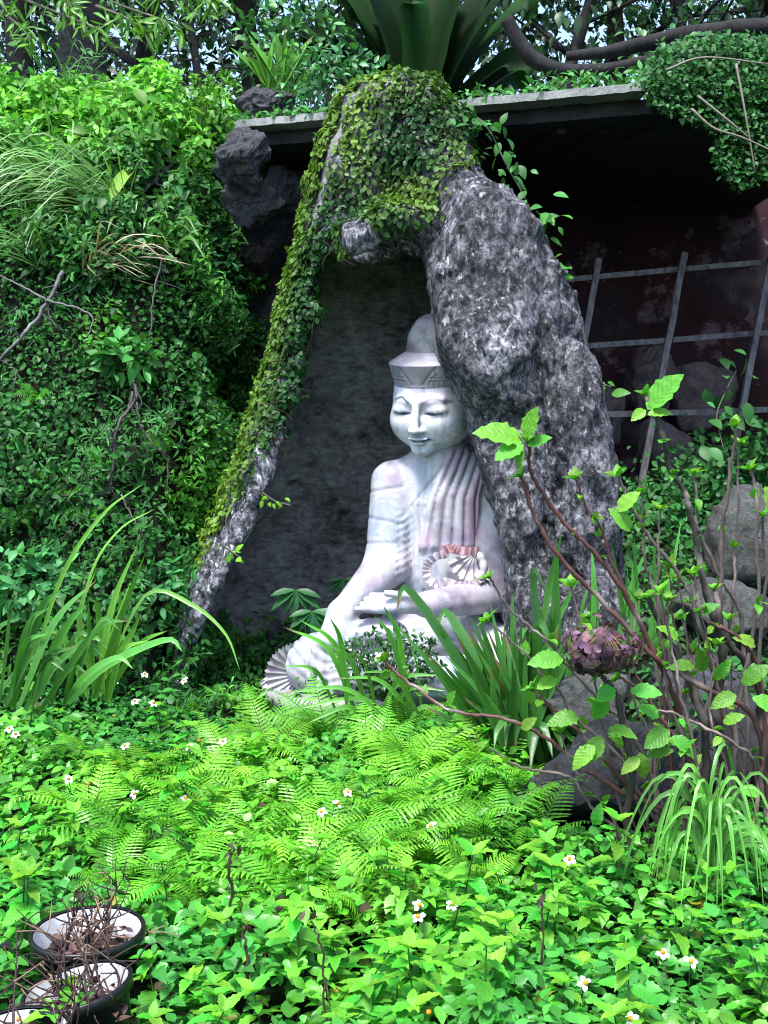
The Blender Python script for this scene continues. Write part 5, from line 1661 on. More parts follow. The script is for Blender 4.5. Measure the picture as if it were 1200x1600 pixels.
# ------------------------------------------------------------------ hydrangea bush on the right
HB = W(1050, 1318, 4.05)
hyd = empty('hydrangea_bush', (HB[0], HB[1], float(Hgt(HB[0], HB[1]))), 'leggy hydrangea bush with bare reddish stems, fresh green buds and one dried flower head', 'shrub')
hb = np.array(hyd.location)
rng = np.random.default_rng(81)
HS = [  # (points px,py,Y), radius px, reddish
    ([(1100, 1300, 4.1), (1085, 1200, 4.05), (1050, 1090, 4.0), (1010, 996, 3.95), (954, 895, 3.9), (911, 846, 3.88), (874, 809, 3.86), (831, 749, 3.84), (819, 690, 3.82)], 6.0, 1),
    ([(1190, 1320, 4.1), (1187, 1137, 4.0), (1067, 1058, 3.95), (1008, 1017, 3.92), (933, 933, 3.88), (859, 848, 3.85), (831, 805, 3.83), (814, 750, 3.82)], 6.0, 1),
    ([(1190, 1310, 4.15), (1187, 1100, 4.1), (1167, 1037, 4.05), (1117, 975, 4.0), (1097, 899, 3.97), (1084, 820, 3.95), (1069, 771, 3.93), (1039, 722, 3.92), (1024, 662, 3.9), (1009, 618, 3.9)], 7.5, 1),
    ([(1120, 1310, 4.1), (1130, 1150, 4.05), (1120, 1060, 4.0), (1085, 950, 3.96), (1057, 895, 3.95), (1012, 827, 3.93), (990, 797, 3.92), (967, 752, 3.9)], 5.0, 0),
    ([(1080, 1300, 4.1), (1060, 1120, 4.1), (1020, 930, 4.1), (1006, 872, 4.08), (1009, 824, 4.07), (1005, 768, 4.06)], 4.0, 0),
    ([(1060, 1310, 4.1), (1030, 1080, 4.12), (990, 960, 4.12), (956, 884, 4.1), (937, 824, 4.08), (915, 794, 4.06), (900, 750, 4.05)], 4.0, 1),
    ([(1150, 1310, 4.2), (1165, 1080, 4.2), (1160, 960, 4.2), (1129, 895, 4.18), (1102, 842, 4.16), (1089, 809, 4.15), (1091, 742, 4.14)], 5.0, 0),
    ([(1100, 1320, 4.2), (1110, 1100, 4.2), (1125, 1000, 4.18), (1132, 899, 4.16), (1132, 812, 4.14), (1140, 737, 4.12), (1142, 662, 4.1)], 6.0, 0),
    ([(1140, 1320, 4.0), (1150, 1130, 4.0), (1180, 1000, 4.0), (1183, 899, 3.98), (1185, 794, 3.96), (1170, 728, 3.95)], 5.0, 0),
    ([(1120, 1310, 4.25), (1130, 1120, 4.25), (1135, 1000, 4.24), (1147, 884, 4.22), (1155, 812, 4.2), (1151, 698, 4.18)], 4.0, 0),
    ([(1110, 1320, 3.95), (1083, 1292, 3.92), (1025, 1262, 3.9), (967, 1237, 3.88), (900, 1196, 3.86), (837, 1150, 3.84), (783, 1125, 3.83), (700, 1108, 3.85), (632, 1058, 3.9), (605, 1030, 3.92)], 5.0, 1),
    ([(990, 1330, 3.95), (971, 1300, 3.9), (933, 1271, 3.88), (883, 1217, 3.86), (804, 1200, 3.85), (758, 1172, 3.85)], 4.0, 0),
    ([(1070, 1320, 4.05), (985, 1150, 4.0), (940, 1100, 3.96), (887, 1037, 3.93), (846, 992, 3.9), (796, 950, 3.88), (765, 908, 3.87)], 4.0, 0),
    ([(1050, 1320, 4.05), (975, 1190, 4.0), (900, 1120, 3.96), (875, 1075, 3.93), (837, 1042, 3.9), (758, 972, 3.88)], 3.6, 0),
    ([(984, 1335, 3.9), (985, 1200, 3.85), (970, 1130, 3.84), (950, 1080, 3.84), (930, 1055, 3.85)], 8.0, 0),
    ([(1120, 1320, 3.95), (1096, 1233, 3.9), (1046, 1154, 3.86), (1000, 1085, 3.84), (965, 1060, 3.84)], 5.0, 1),
    ([(1200, 1320, 3.95), (1192, 1204, 3.9), (1137, 1158, 3.86), (1067, 1121, 3.84), (1020, 1112, 3.84)], 4.0, 0),
    ([(1150, 1340, 4.1), (1130, 1150, 4.05), (1128, 1060, 4.02), (1120, 990, 4.0), (1118, 930, 4.0)], 11.0, 0),
    ([(1095, 1340, 4.1), (1105, 1180, 4.06), (1085, 1080, 4.02), (1050, 1010, 4.0), (1010, 930, 3.98)], 9.0, 0),
    ([(1085, 1325, 4.0), (1030, 1275, 3.95), (960, 1210, 3.9), (905, 1150, 3.88), (860, 1105, 3.87), (838, 1080, 3.87)], 5.0, 1),
    ([(1010, 1330, 3.92), (960, 1290, 3.88), (915, 1230, 3.86), (890, 1200, 3.85), (876, 1150, 3.85)], 3.4, 0),
    ([(1180, 1330, 4.0), (1195, 1100, 3.98), (1150, 1000, 3.95), (1098, 960, 3.94), (1086, 900, 3.93)], 4.5, 1),
    ([(1060, 1320, 4.0), (1070, 1180, 3.98), (1045, 1080, 3.95), (1030, 980, 3.94), (1022, 900, 3.93), (1035, 800, 3.92)], 4.2, 0),
    ([(1190, 1330, 4.1), (1200, 1200, 4.1), (1190, 1050, 4.1), (1200, 900, 4.08), (1192, 800, 4.06)], 5.0, 0),
]
for k in range(20):
    x0 = rng.uniform(980, 1190); tx = x0 + rng.normal(-60, 70); ty = rng.uniform(880, 1180); Yk = rng.uniform(3.85, 4.3)
    HS.append(([(x0, 1330, Yk), (x0 * 0.7 + tx * 0.3 + rng.normal(0, 12), 1330 * 0.65 + ty * 0.35, Yk), (x0 * 0.35 + tx * 0.65 + rng.normal(0, 12), 1330 * 0.3 + ty * 0.7, Yk - 0.03), (tx, ty, Yk - 0.06)], rng.uniform(2.2, 3.8), int(rng.random() < 0.35)))
tips = []
HLV = leaf_meshes([leaf_tpl(13, 0.58, 0.45, 0.3, c, 0.05, 0.85, 0, 0.035) for c in (0.05, 0.25, 0.45)], (0.12, 0.34, 0.035), 'leaf', 'veined')
def hyd_leaf(p, d, nrm, s, col=(1, 1, 1, 1), parent=None):
    o = link('leaf', HLV[rng.integers(0, 3)], None, parent or hyd); orient(o, np.asarray(p) - hb, d, nrm, s); o.color = col; return o
for pts, r, red in HS:
    q = WP(pts); q[0, 2] = float(Hgt(q[0, 0], q[0, 1])) - 0.02
    n = 8 * len(q)
    P = spline(q, n) + rng.normal(0, 0.0022, (n, 3)) + 0.03 * np.stack([fbm(spline(q, n), 3.5, 2, seed=i + r) for i in range(3)], -1)
    rad = r * 0.70 / FPX * 4.0 * np.interp(np.linspace(0, 1, n), [0, 0.5, 1], [1.15, 0.9, 0.62])
    rad = rad * (1 + 0.28 * (np.arange(n) % 8 == 0))                   # swollen nodes
    V, F = tube_geo(P, rad, 7, 0.08, rng)
    c = np.array([0.085, 0.034, 0.032]) if red else np.array([0.10, 0.075, 0.072])
    if r > 7: c = np.array([0.03, 0.024, 0.022])
    mot = sst(0.1, 0.5, fbm(V, 9, 3, seed=3))[:, None]
    g = Geo(); g.add(V, F, c * (1 - mot) + np.array([0.26, 0.20, 0.19]) * mot)
    stem_o = g.build('stem', M['stem'], hyd, hb)
    tips.append((P[-1], norm(P[-1] - P[-5]), stem_o))
    # side buds at some nodes
    for i in range(n // 3, n - 3, 8):
        if rng.random() < 0.55:
            a = norm(rng.normal(0, 1, 3) + np.array([0, -0.5, 0.4]))
            for k in range(rng.integers(2, 4)):
                d = norm(a + rng.normal(0, 0.45, 3))
                hyd_leaf(P[i] + a * rad[i], d, np.cross(d, [1, 0.2, 0]), rng.uniform(0.025, 0.055), (1.2, 1.05, 0.8, 1), stem_o)
for j, (p, d, so) in enumerate(tips):
    big = j in (0, 2)
    for k in range(6):
        a = k * pi / 3 * 1.02; x_ = norm(np.cross(d, [0, 1, 0.1])); y_ = np.cross(d, x_)
        dd = norm(d * rng.uniform(0.5, 1.2) + (x_ * cos(a) + y_ * sin(a)) * rng.uniform(0.5, 0.9))
        hyd_leaf(p, dd, d * 0.6 - dd * 0.2 + np.array([0, 0, 0.2]), rng.uniform(0.03, 0.06), (1.2, 1.08, 0.8, 1), so)
# the two large tip leaves and the leaves lower in the bush
for px_, py_, Yd, dx, dz, s in ((818, 690, 3.82, -1.0, 0.35, 0.19), (822, 690, 3.8, 0.25, 1.0, 0.15), (818, 694, 3.79, -0.7, -0.35, 0.13), (824, 696, 3.8, 0.8, 0.3, 0.10), (816, 698, 3.78, -0.25, -0.8, 0.09),
                                (1011, 640, 3.9, 0.65, 0.75, 0.20), (1008, 640, 3.88, -0.5, -0.3, 0.07), (1012, 648, 3.88, 0.9, 0.3, 0.09),
                                (880, 1030, 3.86, -1, 0.05, 0.13), (960, 1075, 3.8, -0.4, -0.15, 0.11), (985, 1080, 3.8, 0.9, 0.1, 0.12), (905, 1120, 3.82, -1, 0.05, 0.12), (930, 1125, 3.82, 0.2, 0.9, 0.11), (940, 1150, 3.82, -0.4, -0.5, 0.12), (950, 1140, 3.82, 0.5, 0.1, 0.11),
                                (930, 1165, 3.8, -0.8, -0.5, 0.12), (1030, 1120, 3.84, -0.7, 0.5, 0.10), (1045, 1140, 3.84, -0.6, -0.3, 0.13), (1050, 1150, 3.82, 0.5, -0.3, 0.10), (1000, 1175, 3.84, 0.1, -1, 0.11), (1010, 1180, 3.84, 0.7, 0.4, 0.10), (1000, 1185, 3.82, -0.7, -0.3, 0.09),
                                (1100, 1050, 3.95, -0.3, 0.8, 0.12), (1110, 1060, 3.95, 0.6, 0.5, 0.11), (1085, 1040, 3.95, -0.8, 0.1, 0.10), (1160, 1070, 3.95, 0.4, 0.6, 0.13), (1175, 1090, 3.92, 0.7, -0.2, 0.12), (1150, 1085, 3.92, -0.8, -0.2, 0.10), (930, 1290, 3.85, 0.1, 1, 0.09),
                                (1185, 1240, 3.9, -0.5, 0.3, 0.09), (1195, 760, 3.95, 0.3, -0.7, 0.14), (985, 830, 3.9, -0.6, 0.9, 0.10), (965, 800, 3.9, 0.6, 0.8, 0.12), (1090, 960, 3.95, 0.5, 0.5, 0.09), (1060, 1000, 3.94, -0.5, 0.6, 0.10), (1180, 1010, 3.95, -0.6, 0.5, 0.10),
                                (890, 1020, 3.86, 0.4, 0.8, 0.10), (870, 1060, 3.88, -0.6, -0.2, 0.09), (700, 1100, 3.84, 0.3, 0.7, 0.07), (815, 1140, 3.83, 0.5, 0.6, 0.07), (1130, 1130, 3.9, 0.5, 0.4, 0.09), (1080, 1200, 3.9, 0.3, 0.8, 0.06), (830, 1100, 3.83, -0.2, 0.9, 0.06)):
    dd = norm(np.array([dx, -0.35, dz])); nn = norm(np.array([rng.normal(0, 0.3), -0.75, 0.75]))
    hyd_leaf(W(px_, py_, Yd - 0.01), dd, nn, s * rng.uniform(0.85, 1.05), (1.0 + rng.uniform(-0.1, 0.3), 1.0, 0.9, 1))
# dried flower head: shrivelled four-petalled florets on thin stalks
g = Geo(); fc0 = W(938, 1008, 3.74)
for k in range(80):
    d = norm(rng.normal(0, 1, 3) + np.array([0, -0.3, -0.75])); c = fc0 + d * np.array([0.145, 0.11, 0.11]) * rng.uniform(0.55, 1.0)
    V, F = tube_geo([fc0 + [0.02, 0.03, 0.05], (fc0 + c) / 2 + rng.normal(0, 0.012, 3), c], 0.0016, 4); g.add(V, F, (0.24, 0.17, 0.11))
    cc = np.array([0.105, 0.058, 0.075]) * rng.uniform(0.3, 2.2) * np.array([1, rng.uniform(0.85, 1.1), rng.uniform(0.8, 1.4)])
    x_ = norm(np.cross(d, rng.normal(0, 1, 3))); y_ = np.cross(d, x_)
    for m_ in range(4):
        a = m_ * pi / 2
        scatter(g, [leaf_tpl(5, 0.95, 0.55, rng.uniform(-0.4, 0.6), rng.uniform(0.2, 0.8), 0.12, 0.5, 0, 0.05)], [c], [x_ * cos(a) + y_ * sin(a) + d * rng.uniform(-0.2, 0.5)], [d], [rng.uniform(0.02, 0.036)], cc, rng)
tag(g.build('dried_flower_head', M['petal'], hyd, hb), 'brown-purple dried hydrangea flower head', None, None, 'stuff')

# ------------------------------------------------------------------ dead branches lying on the bank
def branch(pts, r, label, tint=(0.05, 0.042, 0.04), seed=0, side=()):
    rng = np.random.default_rng(seed)
    q = np.array([WG(a, b_, o_) for a, b_, o_ in pts])
    root = empty('dead_branch', q[0], label, 'branch', 'dead branches on the bank')
    n = 6 * len(q); P = spline(q, n) + rng.normal(0, 0.004, (n, 3))
    r = r * 0.6; g = Geo()
    V, F = tube_geo(P, [r, r * 0.55], 7, 0.2, rng); mot = sst(0.05, 0.45, fbm(V, 11, 3, seed=6))[:, None]
    g.add(V, F, np.asarray(tint) * (1 - mot) + np.array([0.20, 0.21, 0.20]) * mot ** 2); g.build('limb', M['stem'], root, q[0])
    for k in range(9):
        i = rng.integers(2, n - 1); e = P[i] + norm(rng.normal(0, 1, 3) + np.array([0, -0.6, -0.2])) * rng.uniform(0.08, 0.26)
        g = Geo(); V, F = tube_geo(spline([P[i], (P[i] + e) / 2 + rng.normal(0, 0.025, 3), e], 7), [r * 0.3, r * 0.12], 5, 0.2, rng); g.add(V, F, np.asarray(tint) * 0.9); g.build('side_twig', M['stem'], root, q[0])
    for sp in side:
        q2 = np.array([WG(a, b_, o_) for a, b_, o_ in sp]); n2 = 5 * len(q2)
        P2 = spline(q2, n2) + rng.normal(0, 0.003, (n2, 3)); g = Geo(); V, F = tube_geo(P2, [r * 0.6, r * 0.25], 6, 0.15, rng); g.add(V, F, np.asarray(tint) * 1.2); g.build('side_twig', M['stem'], root, q[0])
branch([(98, 425, 0.35), (70, 480, 0.35), (30, 530, 0.33), (-20, 580, 0.3)], 0.024, 'lichen-spotted grey branch slanting down at the upper left of the bank', (0.08, 0.08, 0.08), 1,
       [[(70, 470, 0.35), (110, 478, 0.36), (145, 495, 0.36), (135, 530, 0.34)], [(75, 470, 0.35), (40, 450, 0.34), (0, 430, 0.33)]])
branch([(210, 595, 0.25), (212, 625, 0.25), (185, 665, 0.25), (175, 740, 0.22), (170, 770, 0.2)], 0.022, 'forked dark branch hanging down the middle of the bank', (0.035, 0.03, 0.032), 2,
       [[(213, 628, 0.25), (222, 670, 0.24), (262, 715, 0.22), (318, 755, 0.2)], [(262, 715, 0.22), (262, 770, 0.2)], [(208, 612, 0.25), (195, 650, 0.26), (162, 690, 0.27)]])
branch([(172, 770, 0.2), (110, 775, 0.2), (40, 785, 0.2)], 0.013, 'thin dark branch lying level low on the bank', (0.03, 0.026, 0.025), 3, [[(150, 775, 0.2), (120, 820, 0.2), (85, 850, 0.2)], [(140, 780, 0.2), (130, 810, 0.2), (125, 835, 0.2)]])
branch([(190, 775, 0.18), (225, 840, 0.18), (270, 880, 0.15)], 0.010, 'thin curved twig at the lower right of the bank', (0.05, 0.045, 0.04), 4)
branch([(330, 215, 0.25), (285, 250, 0.25), (240, 285, 0.25), (170, 350, 0.2)], 0.03, 'mossy branch sloping from the slab-end rock down to the left', (0.04, 0.04, 0.038), 5, [[(240, 285, 0.25), (262, 300, 0.3), (255, 330, 0.3)], [(285, 250, 0.25), (250, 265, 0.3), (200, 245, 0.3)]])
branch([(262, 350, 0.25), (255, 400, 0.25), (240, 460, 0.22), (235, 530, 0.2)], 0.013, 'slim upright dead stem among the dark leaves of the bank', (0.05, 0.045, 0.05), 6)

# ------------------------------------------------------------------ grass tufts on the bank
def tuft(px, py, n, L, direction, tint, label, seed, w=0.012):
    rng = np.random.default_rng(seed)
    p = WG(px, py, 0.08)
    g = Geo()
    for k in range(n):
        d = norm(np.array([direction[0] + rng.normal(0, 0.55), -0.6 + rng.normal(0, 0.35), 0.55 + rng.normal(0, 0.2)])); l_ = L * rng.uniform(0.5, 1.15)
        b_ = p + rng.normal(0, 0.05, 3)
        P = [b_, b_ + d * l_ * 0.4, b_ + d * l_ * 0.75 + np.array([0, 0, -0.10 * l_]), b_ + d * l_ + np.array([direction[0] * 0.1, 0, -0.42 * l_ * rng.uniform(0.6, 1.3)])]
        V, F = blade_geo(P, w * rng.uniform(0.7, 1.4), norm(rng.normal(0, 0.4, 3) + [0, -0.7, 0.7]), 9, 0.2)
        g.add(V, F, np.asarray(tint) * rng.uniform(0.6, 1.5))
    root = empty('grass_tuft', p, label, 'grass tuft', 'grass tufts on the bank')
    tag(g.build('blades', M['strap'], root, p), None, None, None, 'stuff')
tuft(190, 330, 90, 0.85, (-0.9, 0), (0.13, 0.30, 0.07), 'long pale green grass sweeping left across the upper bank', 1)
tuft(90, 300, 80, 0.8, (-0.9, 0), (0.14, 0.32, 0.08), 'pale arching grass at the left edge of the upper bank', 2)
tuft(60, 400, 40, 0.5, (-0.3, 0), (0.10, 0.26, 0.06), 'grass tuft at the left edge halfway up the bank', 3)
tuft(145, 425, 26, 0.55, (0.9, 0), (0.32, 0.27, 0.18), 'dry straw-coloured grass fanning right on the bank', 4, 0.010)
tuft(330, 280, 26, 0.45, (0.2, 0), (0.05, 0.17, 0.04), 'dark strap-leaved tuft below the slab-end rock', 5, 0.028)
tuft(250, 400, 18, 0.4, (0.2, 0), (0.06, 0.18, 0.03), 'broad-bladed tuft in the middle of the upper bank', 6, 0.03)
tuft(105, 140, 40, 0.6, (0.3, 0), (0.10, 0.24, 0.07), 'feathery grass tuft on the crest in front of the palm trunk', 7, 0.010)
# single rolled pale leaf on the bank
b0 = WG(172, 318, 0.45); e0 = WG(212, 262, 0.45)
g = Geo(); V, F = blade_geo([b0, (b0 + e0) / 2 + [0, -0.02, 0.01], e0], 0.085, (0, -1, 0.3), 10, 0.9, lambda t: np.sin(np.clip(t, 0.02, 0.98) * pi) ** 0.6); g.add(V, F, (0.18, 0.34, 0.05))
root = empty('rolled_leaf_plant', b0, 'single pale yellow-green rolled leaf standing out on the upper bank', 'plant'); g.build('leaf_blade', M['strap'], root, b0)

# dead brown stalks standing in the bed
def stalk(pts, r, label, seed):
    rng = np.random.default_rng(seed); q = WP(pts); q[0, 2] = float(Hgt(q[0, 0], q[0, 1])) - 0.02
    root = empty('dead_stalk', q[0], label, 'dead stalk'); P = spline(q, 22) + rng.normal(0, 0.003, (22, 3))
    g = Geo(); V, F = tube_geo(P, [r, r * 0.6], 6, 0.2, rng); g.add(V, F, (0.05, 0.03, 0.022)); g.build('stalk', M['stem'], root, q[0])
    g = Geo(); m = 4; scatter(g, T_OVAL, P[-1] + rng.normal(0, 0.012, (m, 3)), rng.normal(0, 1, (m, 3)), rng.normal(0, 1, (m, 3)), 0.03, (0.03, 0.02, 0.012), rng); g.build('withered_tip', M['stem'], root, q[0])
stalk([(365, 1490, 3.1), (362, 1440, 3.05), (358, 1350, 3.0), (366, 1322, 3.0)], 0.006, 'tall brown dead stalk standing among the herbs right of the pots', 1)
stalk([(390, 1560, 2.85), (386, 1500, 2.8), (380, 1445, 2.8)], 0.006, 'short black dead stalk below the taller brown one', 2)
stalk([(400, 1475, 3.1), (425, 1445, 3.1), (440, 1415, 3.1)], 0.004, 'thin tan stick slanting in the herbs at lower left centre', 3)
stalk([(505, 1580, 2.7), (505, 1500, 2.7), (485, 1440, 2.7)], 0.004, 'thin dark stalk at the lower centre', 4)
stalk([(850, 1480, 3.0), (848, 1420, 3.0), (846, 1400, 3.0)], 0.004, 'thin dark stalk among the yellow-green shoots', 5)

# ------------------------------------------------------------------ growth on and above the roof
def top_at(px, py, Yd): return W(px, py, Yd)
ZR = zt
# bird's nest fern
bn = W(655, 128, 7.75); bn[2] = ZR - 0.02; bn[1] = 8.1
rng = np.random.default_rng(91)
bf = empty('birds_nest_fern', bn, 'large bird\'s nest fern with broad dark fronds on the roof above the grotto', 'fern')
for k in range(24):
    a = radians(-78 + 156 * k / 23) + rng.normal(0, 0.10); L = rng.uniform(0.9, 1.35); dep = rng.uniform(-0.45, 0.45)
    hz = 0.25 + 0.75 * abs(sin(a)); up_ = 1.1 * max(0.45, cos(a * 0.7))
    e = bn + np.array([sin(a) * L * 0.68, dep * L * 0.6, L * 1.0 * up_])
    mid = bn + np.array([sin(a) * L * 0.30, dep * L * 0.28, L * 0.58 * up_])
    tip = e + np.array([sin(a) * 0.16, dep * 0.2, 0.06 - 0.10 * hz])
    nrm_ = norm(np.array([-sin(a) * 0.9 + rng.normal(0, 0.25), -0.55 - dep * 0.5, 0.55]))
    g = Geo(); V, F = blade_geo([bn + np.array([sin(a) * 0.05, dep * 0.05, 0]), mid, e, tip], rng.uniform(0.22, 0.32), nrm_, 18, 0.22,
                                lambda t: np.clip(0.5 + 1.3 * t, 0, 1) * np.clip((1 - t) / 0.3, 0.02, 1) ** 0.7 * (1 + 0.07 * np.sin(t * 40)))
    rib = np.tile([1.0, 0.5, 1.0], 18)[:, None]
    g.add(V, F, np.array([0.007, 0.036, 0.005]) * rng.uniform(0.5, 2.0) * rib); g.build('frond', M['fern'], bf, bn)

def leaf_mass(P, N, size, tint, seed, tpls=T_OVAL, mat='ivy', spread=0.7, vert=0.3):
    rng = np.random.default_rng(seed); n = len(P)
    D = rng.normal(0, spread, (n, 3)) + np.array([0, -0.25, -vert])
    NN = N + rng.normal(0, 0.4, (n, 3)) + np.array([0, -0.3, 0.5])
    T = np.asarray(tint) * rng.uniform(0.5, 1.6, (n, 1)) * (0.85 + 0.3 * rng.random((n, 3)))
    g = Geo(); scatter(g, tpls, P, D, NN, size * rng.uniform(0.6, 1.35, n), T, rng); return g

leafy_bush('roof_shrub', W(525, 135, 7.3), (0.42, 0.3, 0.24), 1100, T_OVAL, 0.055, (0.045, 0.17, 0.06), 'blue-green small-leaved shrub on the roof left of the arch top', 'shrub', 31, 16)
leafy_bush('roof_shrub', W(460, 70, 8.0), (0.45, 0.3, 0.35), 1000, T_OVAL, 0.07, (0.05, 0.19, 0.045), 'taller mixed shrub behind the rock on the roof', 'shrub', 32, 16)
leafy_bush('roof_shrub', W(335, 165, 7.9), (0.25, 0.25, 0.22), 500, T_OVAL, 0.06, (0.09, 0.26, 0.035), 'yellowish green shrub left of the rock on the roof', 'shrub', 33, 10)
bl = []
rng = np.random.default_rng(95)
for k in range(16):
    p0 = W(435 + rng.normal(0, 14), 150, 7.6); a = radians(-70 + 140 * k / 15); L = rng.uniform(0.25, 0.48)
    e = p0 + np.array([sin(a) * L * 0.7, -0.05, L * cos(a * 0.7)])
    bl.append((np.array([p0, (p0 + e) / 2 + [0, 0, 0.03], e]), 0.07, rng.uniform(0.8, 1.5)))
strap_plant('roof_strap_fern', W(435, 152, 7.6), bl, 'upright yellow-green strap-leaved fern beside the rock on the roof', 'fern', (0.08, 0.24, 0.025), rng)

# creeper along the slab's front edge
n = 2600; rng = np.random.default_rng(96)
u = rng.random(n); xx = pL[0] + (pR[0] - pL[0]) * u
ye = np.interp(xx, [pL[0], pR[0]], [pL[1], pR[1]]); zz = np.interp(xx, [pL[0], pR[0]], [pL[2], pR[2]])
dep = rng.random(n) ** 1.5 * 1.3
hump = 0.05 + 0.13 * sst(-0.3, 0.4, fbm(np.stack([xx, dep, xx * 0], -1), 2.5, 3, seed=4))
P = np.stack([xx, ye + 0.02 + dep, zz + 0.01 + hump * rng.random(n) * (0.6 + dep)], -1)
tcol = np.where((P[:, 0:1] > 0.5) & (P[:, 0:1] < 1.1), 1.25, 0.9)
g = leaf_mass(P, np.tile([0, -0.3, 1.0], (n, 1)), 0.055, (0.055, 0.20, 0.045), 97)
g.T = [np.concatenate(g.T)]; g.V = [np.concatenate(g.V)]; 
for k in list(g.F): g.F[k] = [np.concatenate(g.F[k])]
stuff(g.build('roof_creeper', M['ivy']), 'low green creeper growing along the top of the roof slab', 'creeper')

# creeper curtain hanging over the right end of the slab
def curtain():
    rng = np.random.default_rng(98); n = 19000
    q = np.stack([rng.uniform(985, 1260, n), rng.uniform(40, 320, n)], -1)
    d = poly_sdf(q[:, 0], q[:, 1], [(1000, 130), (1030, 70), (1100, 55), (1260, 60), (1260, 300), (1195, 285), (1150, 290), (1120, 260), (1110, 200), (1060, 180), (1030, 172)])
    n_ = fbm(np.stack([q[:, 0] / 60, q[:, 1] / 60, q[:, 0] * 0], -1), 1.0, 3, seed=6)
    keep = rng.random(n) < np.clip(0.45 - d / 18, 0, 1) * (0.25 + sst(-0.35, 0.15, n_))
    q = q[keep]; n = len(q)
    P = np.array([W(a, b_, 6.1 + 0.35 * rng.random() ** 1.5 + 0.25 * (b_ < 120) * rng.random()) for a, b_ in q])
    return leaf_mass(P, np.tile([0, -0.8, 0.5], (n, 1)), 0.033, (0.032, 0.125, 0.03), 99, T_ROUND + T_OVAL[:1])
cu = empty('hanging_creeper', W(1120, 120, 6.3), 'dark creeper curtain hanging over the roof\'s right end', 'creeper')
co = np.array(cu.location)
tag(curtain().build('foliage', M['ivy'], cu, co), None, None, None, 'stuff')
for pts in ([(1080, 170, 6.05), (1115, 200, 6.02), (1160, 215, 6.0), (1215, 240, 6.0)], [(1090, 150, 6.05), (1140, 190, 6.0), (1170, 215, 6.0)], [(1040, 110, 6.1), (1100, 90, 6.1), (1200, 100, 6.1)], [(1150, 100, 6.1), (1165, 180, 6.05), (1180, 270, 6.05)]):
    g = Geo(); V, F = tube_geo(spline(WP(pts), 18), [0.008, 0.004], 5); g.add(V, F, (0.14, 0.13, 0.10)); g.build('runner', M['stem'], cu, co)

# leaves along the right outer edge of the grotto
def edge_vine(pts, n, size, tint, label, seed, spread=0.06):
    rng = np.random.default_rng(seed); Q_ = WP(pts); P0 = spline(Q_, 60)
    root = empty('climbing_vine', P0[0], label, 'vine')
    g = Geo(); V, F = tube_geo(P0, [0.006, 0.003], 5); g.add(V, F, (0.06, 0.06, 0.04)); g.build('runner', M['stem'], root, P0[0])
    for k in range(n):
        i = rng.integers(0, 60); p = P0[i] + rng.normal(0, spread, 3) * np.array([1, 0.6, 1])
        g = Geo(); d = rng.normal(0, 0.6, 3) + np.array([0.4, -0.4, -0.3]); scatter(g, [leaf_tpl(7, 0.55, 0.42, 0.2, 0.25)], [p], [d], [rng.normal(0, 0.3, 3) + np.array([0, -0.7, 0.7])], [size * rng.uniform(0.6, 1.3)], np.asarray(tint) * rng.uniform(0.6, 1.5), rng)
        g.build('leaf', M['ivy'], root, P0[0])
edge_vine([(735, 175, 5.9), (765, 205, 5.85), (790, 255, 5.8), (815, 300, 5.78), (838, 345, 5.75)], 75, 0.07, (0.035, 0.15, 0.03), 'leafy vine trailing down the right shoulder of the arch', 1)
edge_vine([(838, 330, 5.75), (855, 345, 5.7), (868, 352, 5.7)], 8, 0.08, (0.05, 0.19, 0.03), 'sprig of glossy leaves jutting from the arch\'s right shoulder', 2, 0.03)
edge_vine([(862, 420, 5.7), (878, 432, 5.68), (888, 445, 5.66)], 6, 0.09, (0.05, 0.18, 0.03), 'small sprig of glossy leaves on the grotto\'s right edge', 3, 0.03)
edge_vine([(925, 605, 5.7), (940, 600, 5.68), (955, 605, 5.66)], 6, 0.08, (0.05, 0.17, 0.03), 'tiny leaf sprig low on the grotto\'s right edge', 4, 0.025)
edge_vine([(410, 770, 5.72), (430, 783, 5.7), (455, 790, 5.68)], 10, 0.045, (0.10, 0.26, 0.02), 'bright sprig poking from the grotto\'s left inner rim', 5, 0.02)
edge_vine([(345, 850, 5.75), (362, 862, 5.73), (378, 872, 5.7)], 8, 0.045, (0.09, 0.24, 0.02), 'lower bright sprig on the grotto\'s left rim', 6, 0.02)
edge_vine([(1150, 580, 6.6), (1135, 610, 6.5), (1120, 650, 6.4), (1130, 700, 6.3)], 26, 0.10, (0.035, 0.14, 0.035), 'leafy plant at the right edge beside the lattice', 7, 0.10)

# ivy over the terrace on the right
def terrace():
    rng = np.random.default_rng(111); gc = gv[gq].mean(1); px, py = proj(gc)
    vis = (gc[:, 1] > 4.6) & (gc[:, 1] < 8.6) & (gc[:, 0] > 0.85) & (gc[:, 0] < 3.4)
    n = 9000; P, N = sample_faces(gv, gq, n, rng, vis.astype(float)); N = np.where(N[:, 2:3] < 0, -N, N)
    P = P + N * rng.random((n, 1)) * (0.05 + 0.14 * sst(-0.2, 0.4, fbm(P, 2.2, 3, seed=2)))[:, None]
    return leaf_mass(P, N, 0.050, (0.030, 0.125, 0.03), 112, T_ROUND + T_OVAL)
stuff(terrace().build('terrace_ivy', M['ivy']), 'dark ivy covering the sloping ground right of the grotto', 'ground cover')
mound = np.array([W(a, b_, 6.9) for a, b_ in ((1010, 810), (1070, 775), (1130, 740), (1190, 715), (1250, 700))])
rng = np.random.default_rng(113); n = 2600; i = rng.integers(0, 5, n)
P = mound[i] + rng.normal(0, 1, (n, 3)) * np.array([0.20, 0.2, 0.12]); 
ivm = empty('ivy_mound', mound[2] - np.array([0, 0, 0.5]), 'mound of dark ivy at the lattice\'s foot on the right', 'ivy')
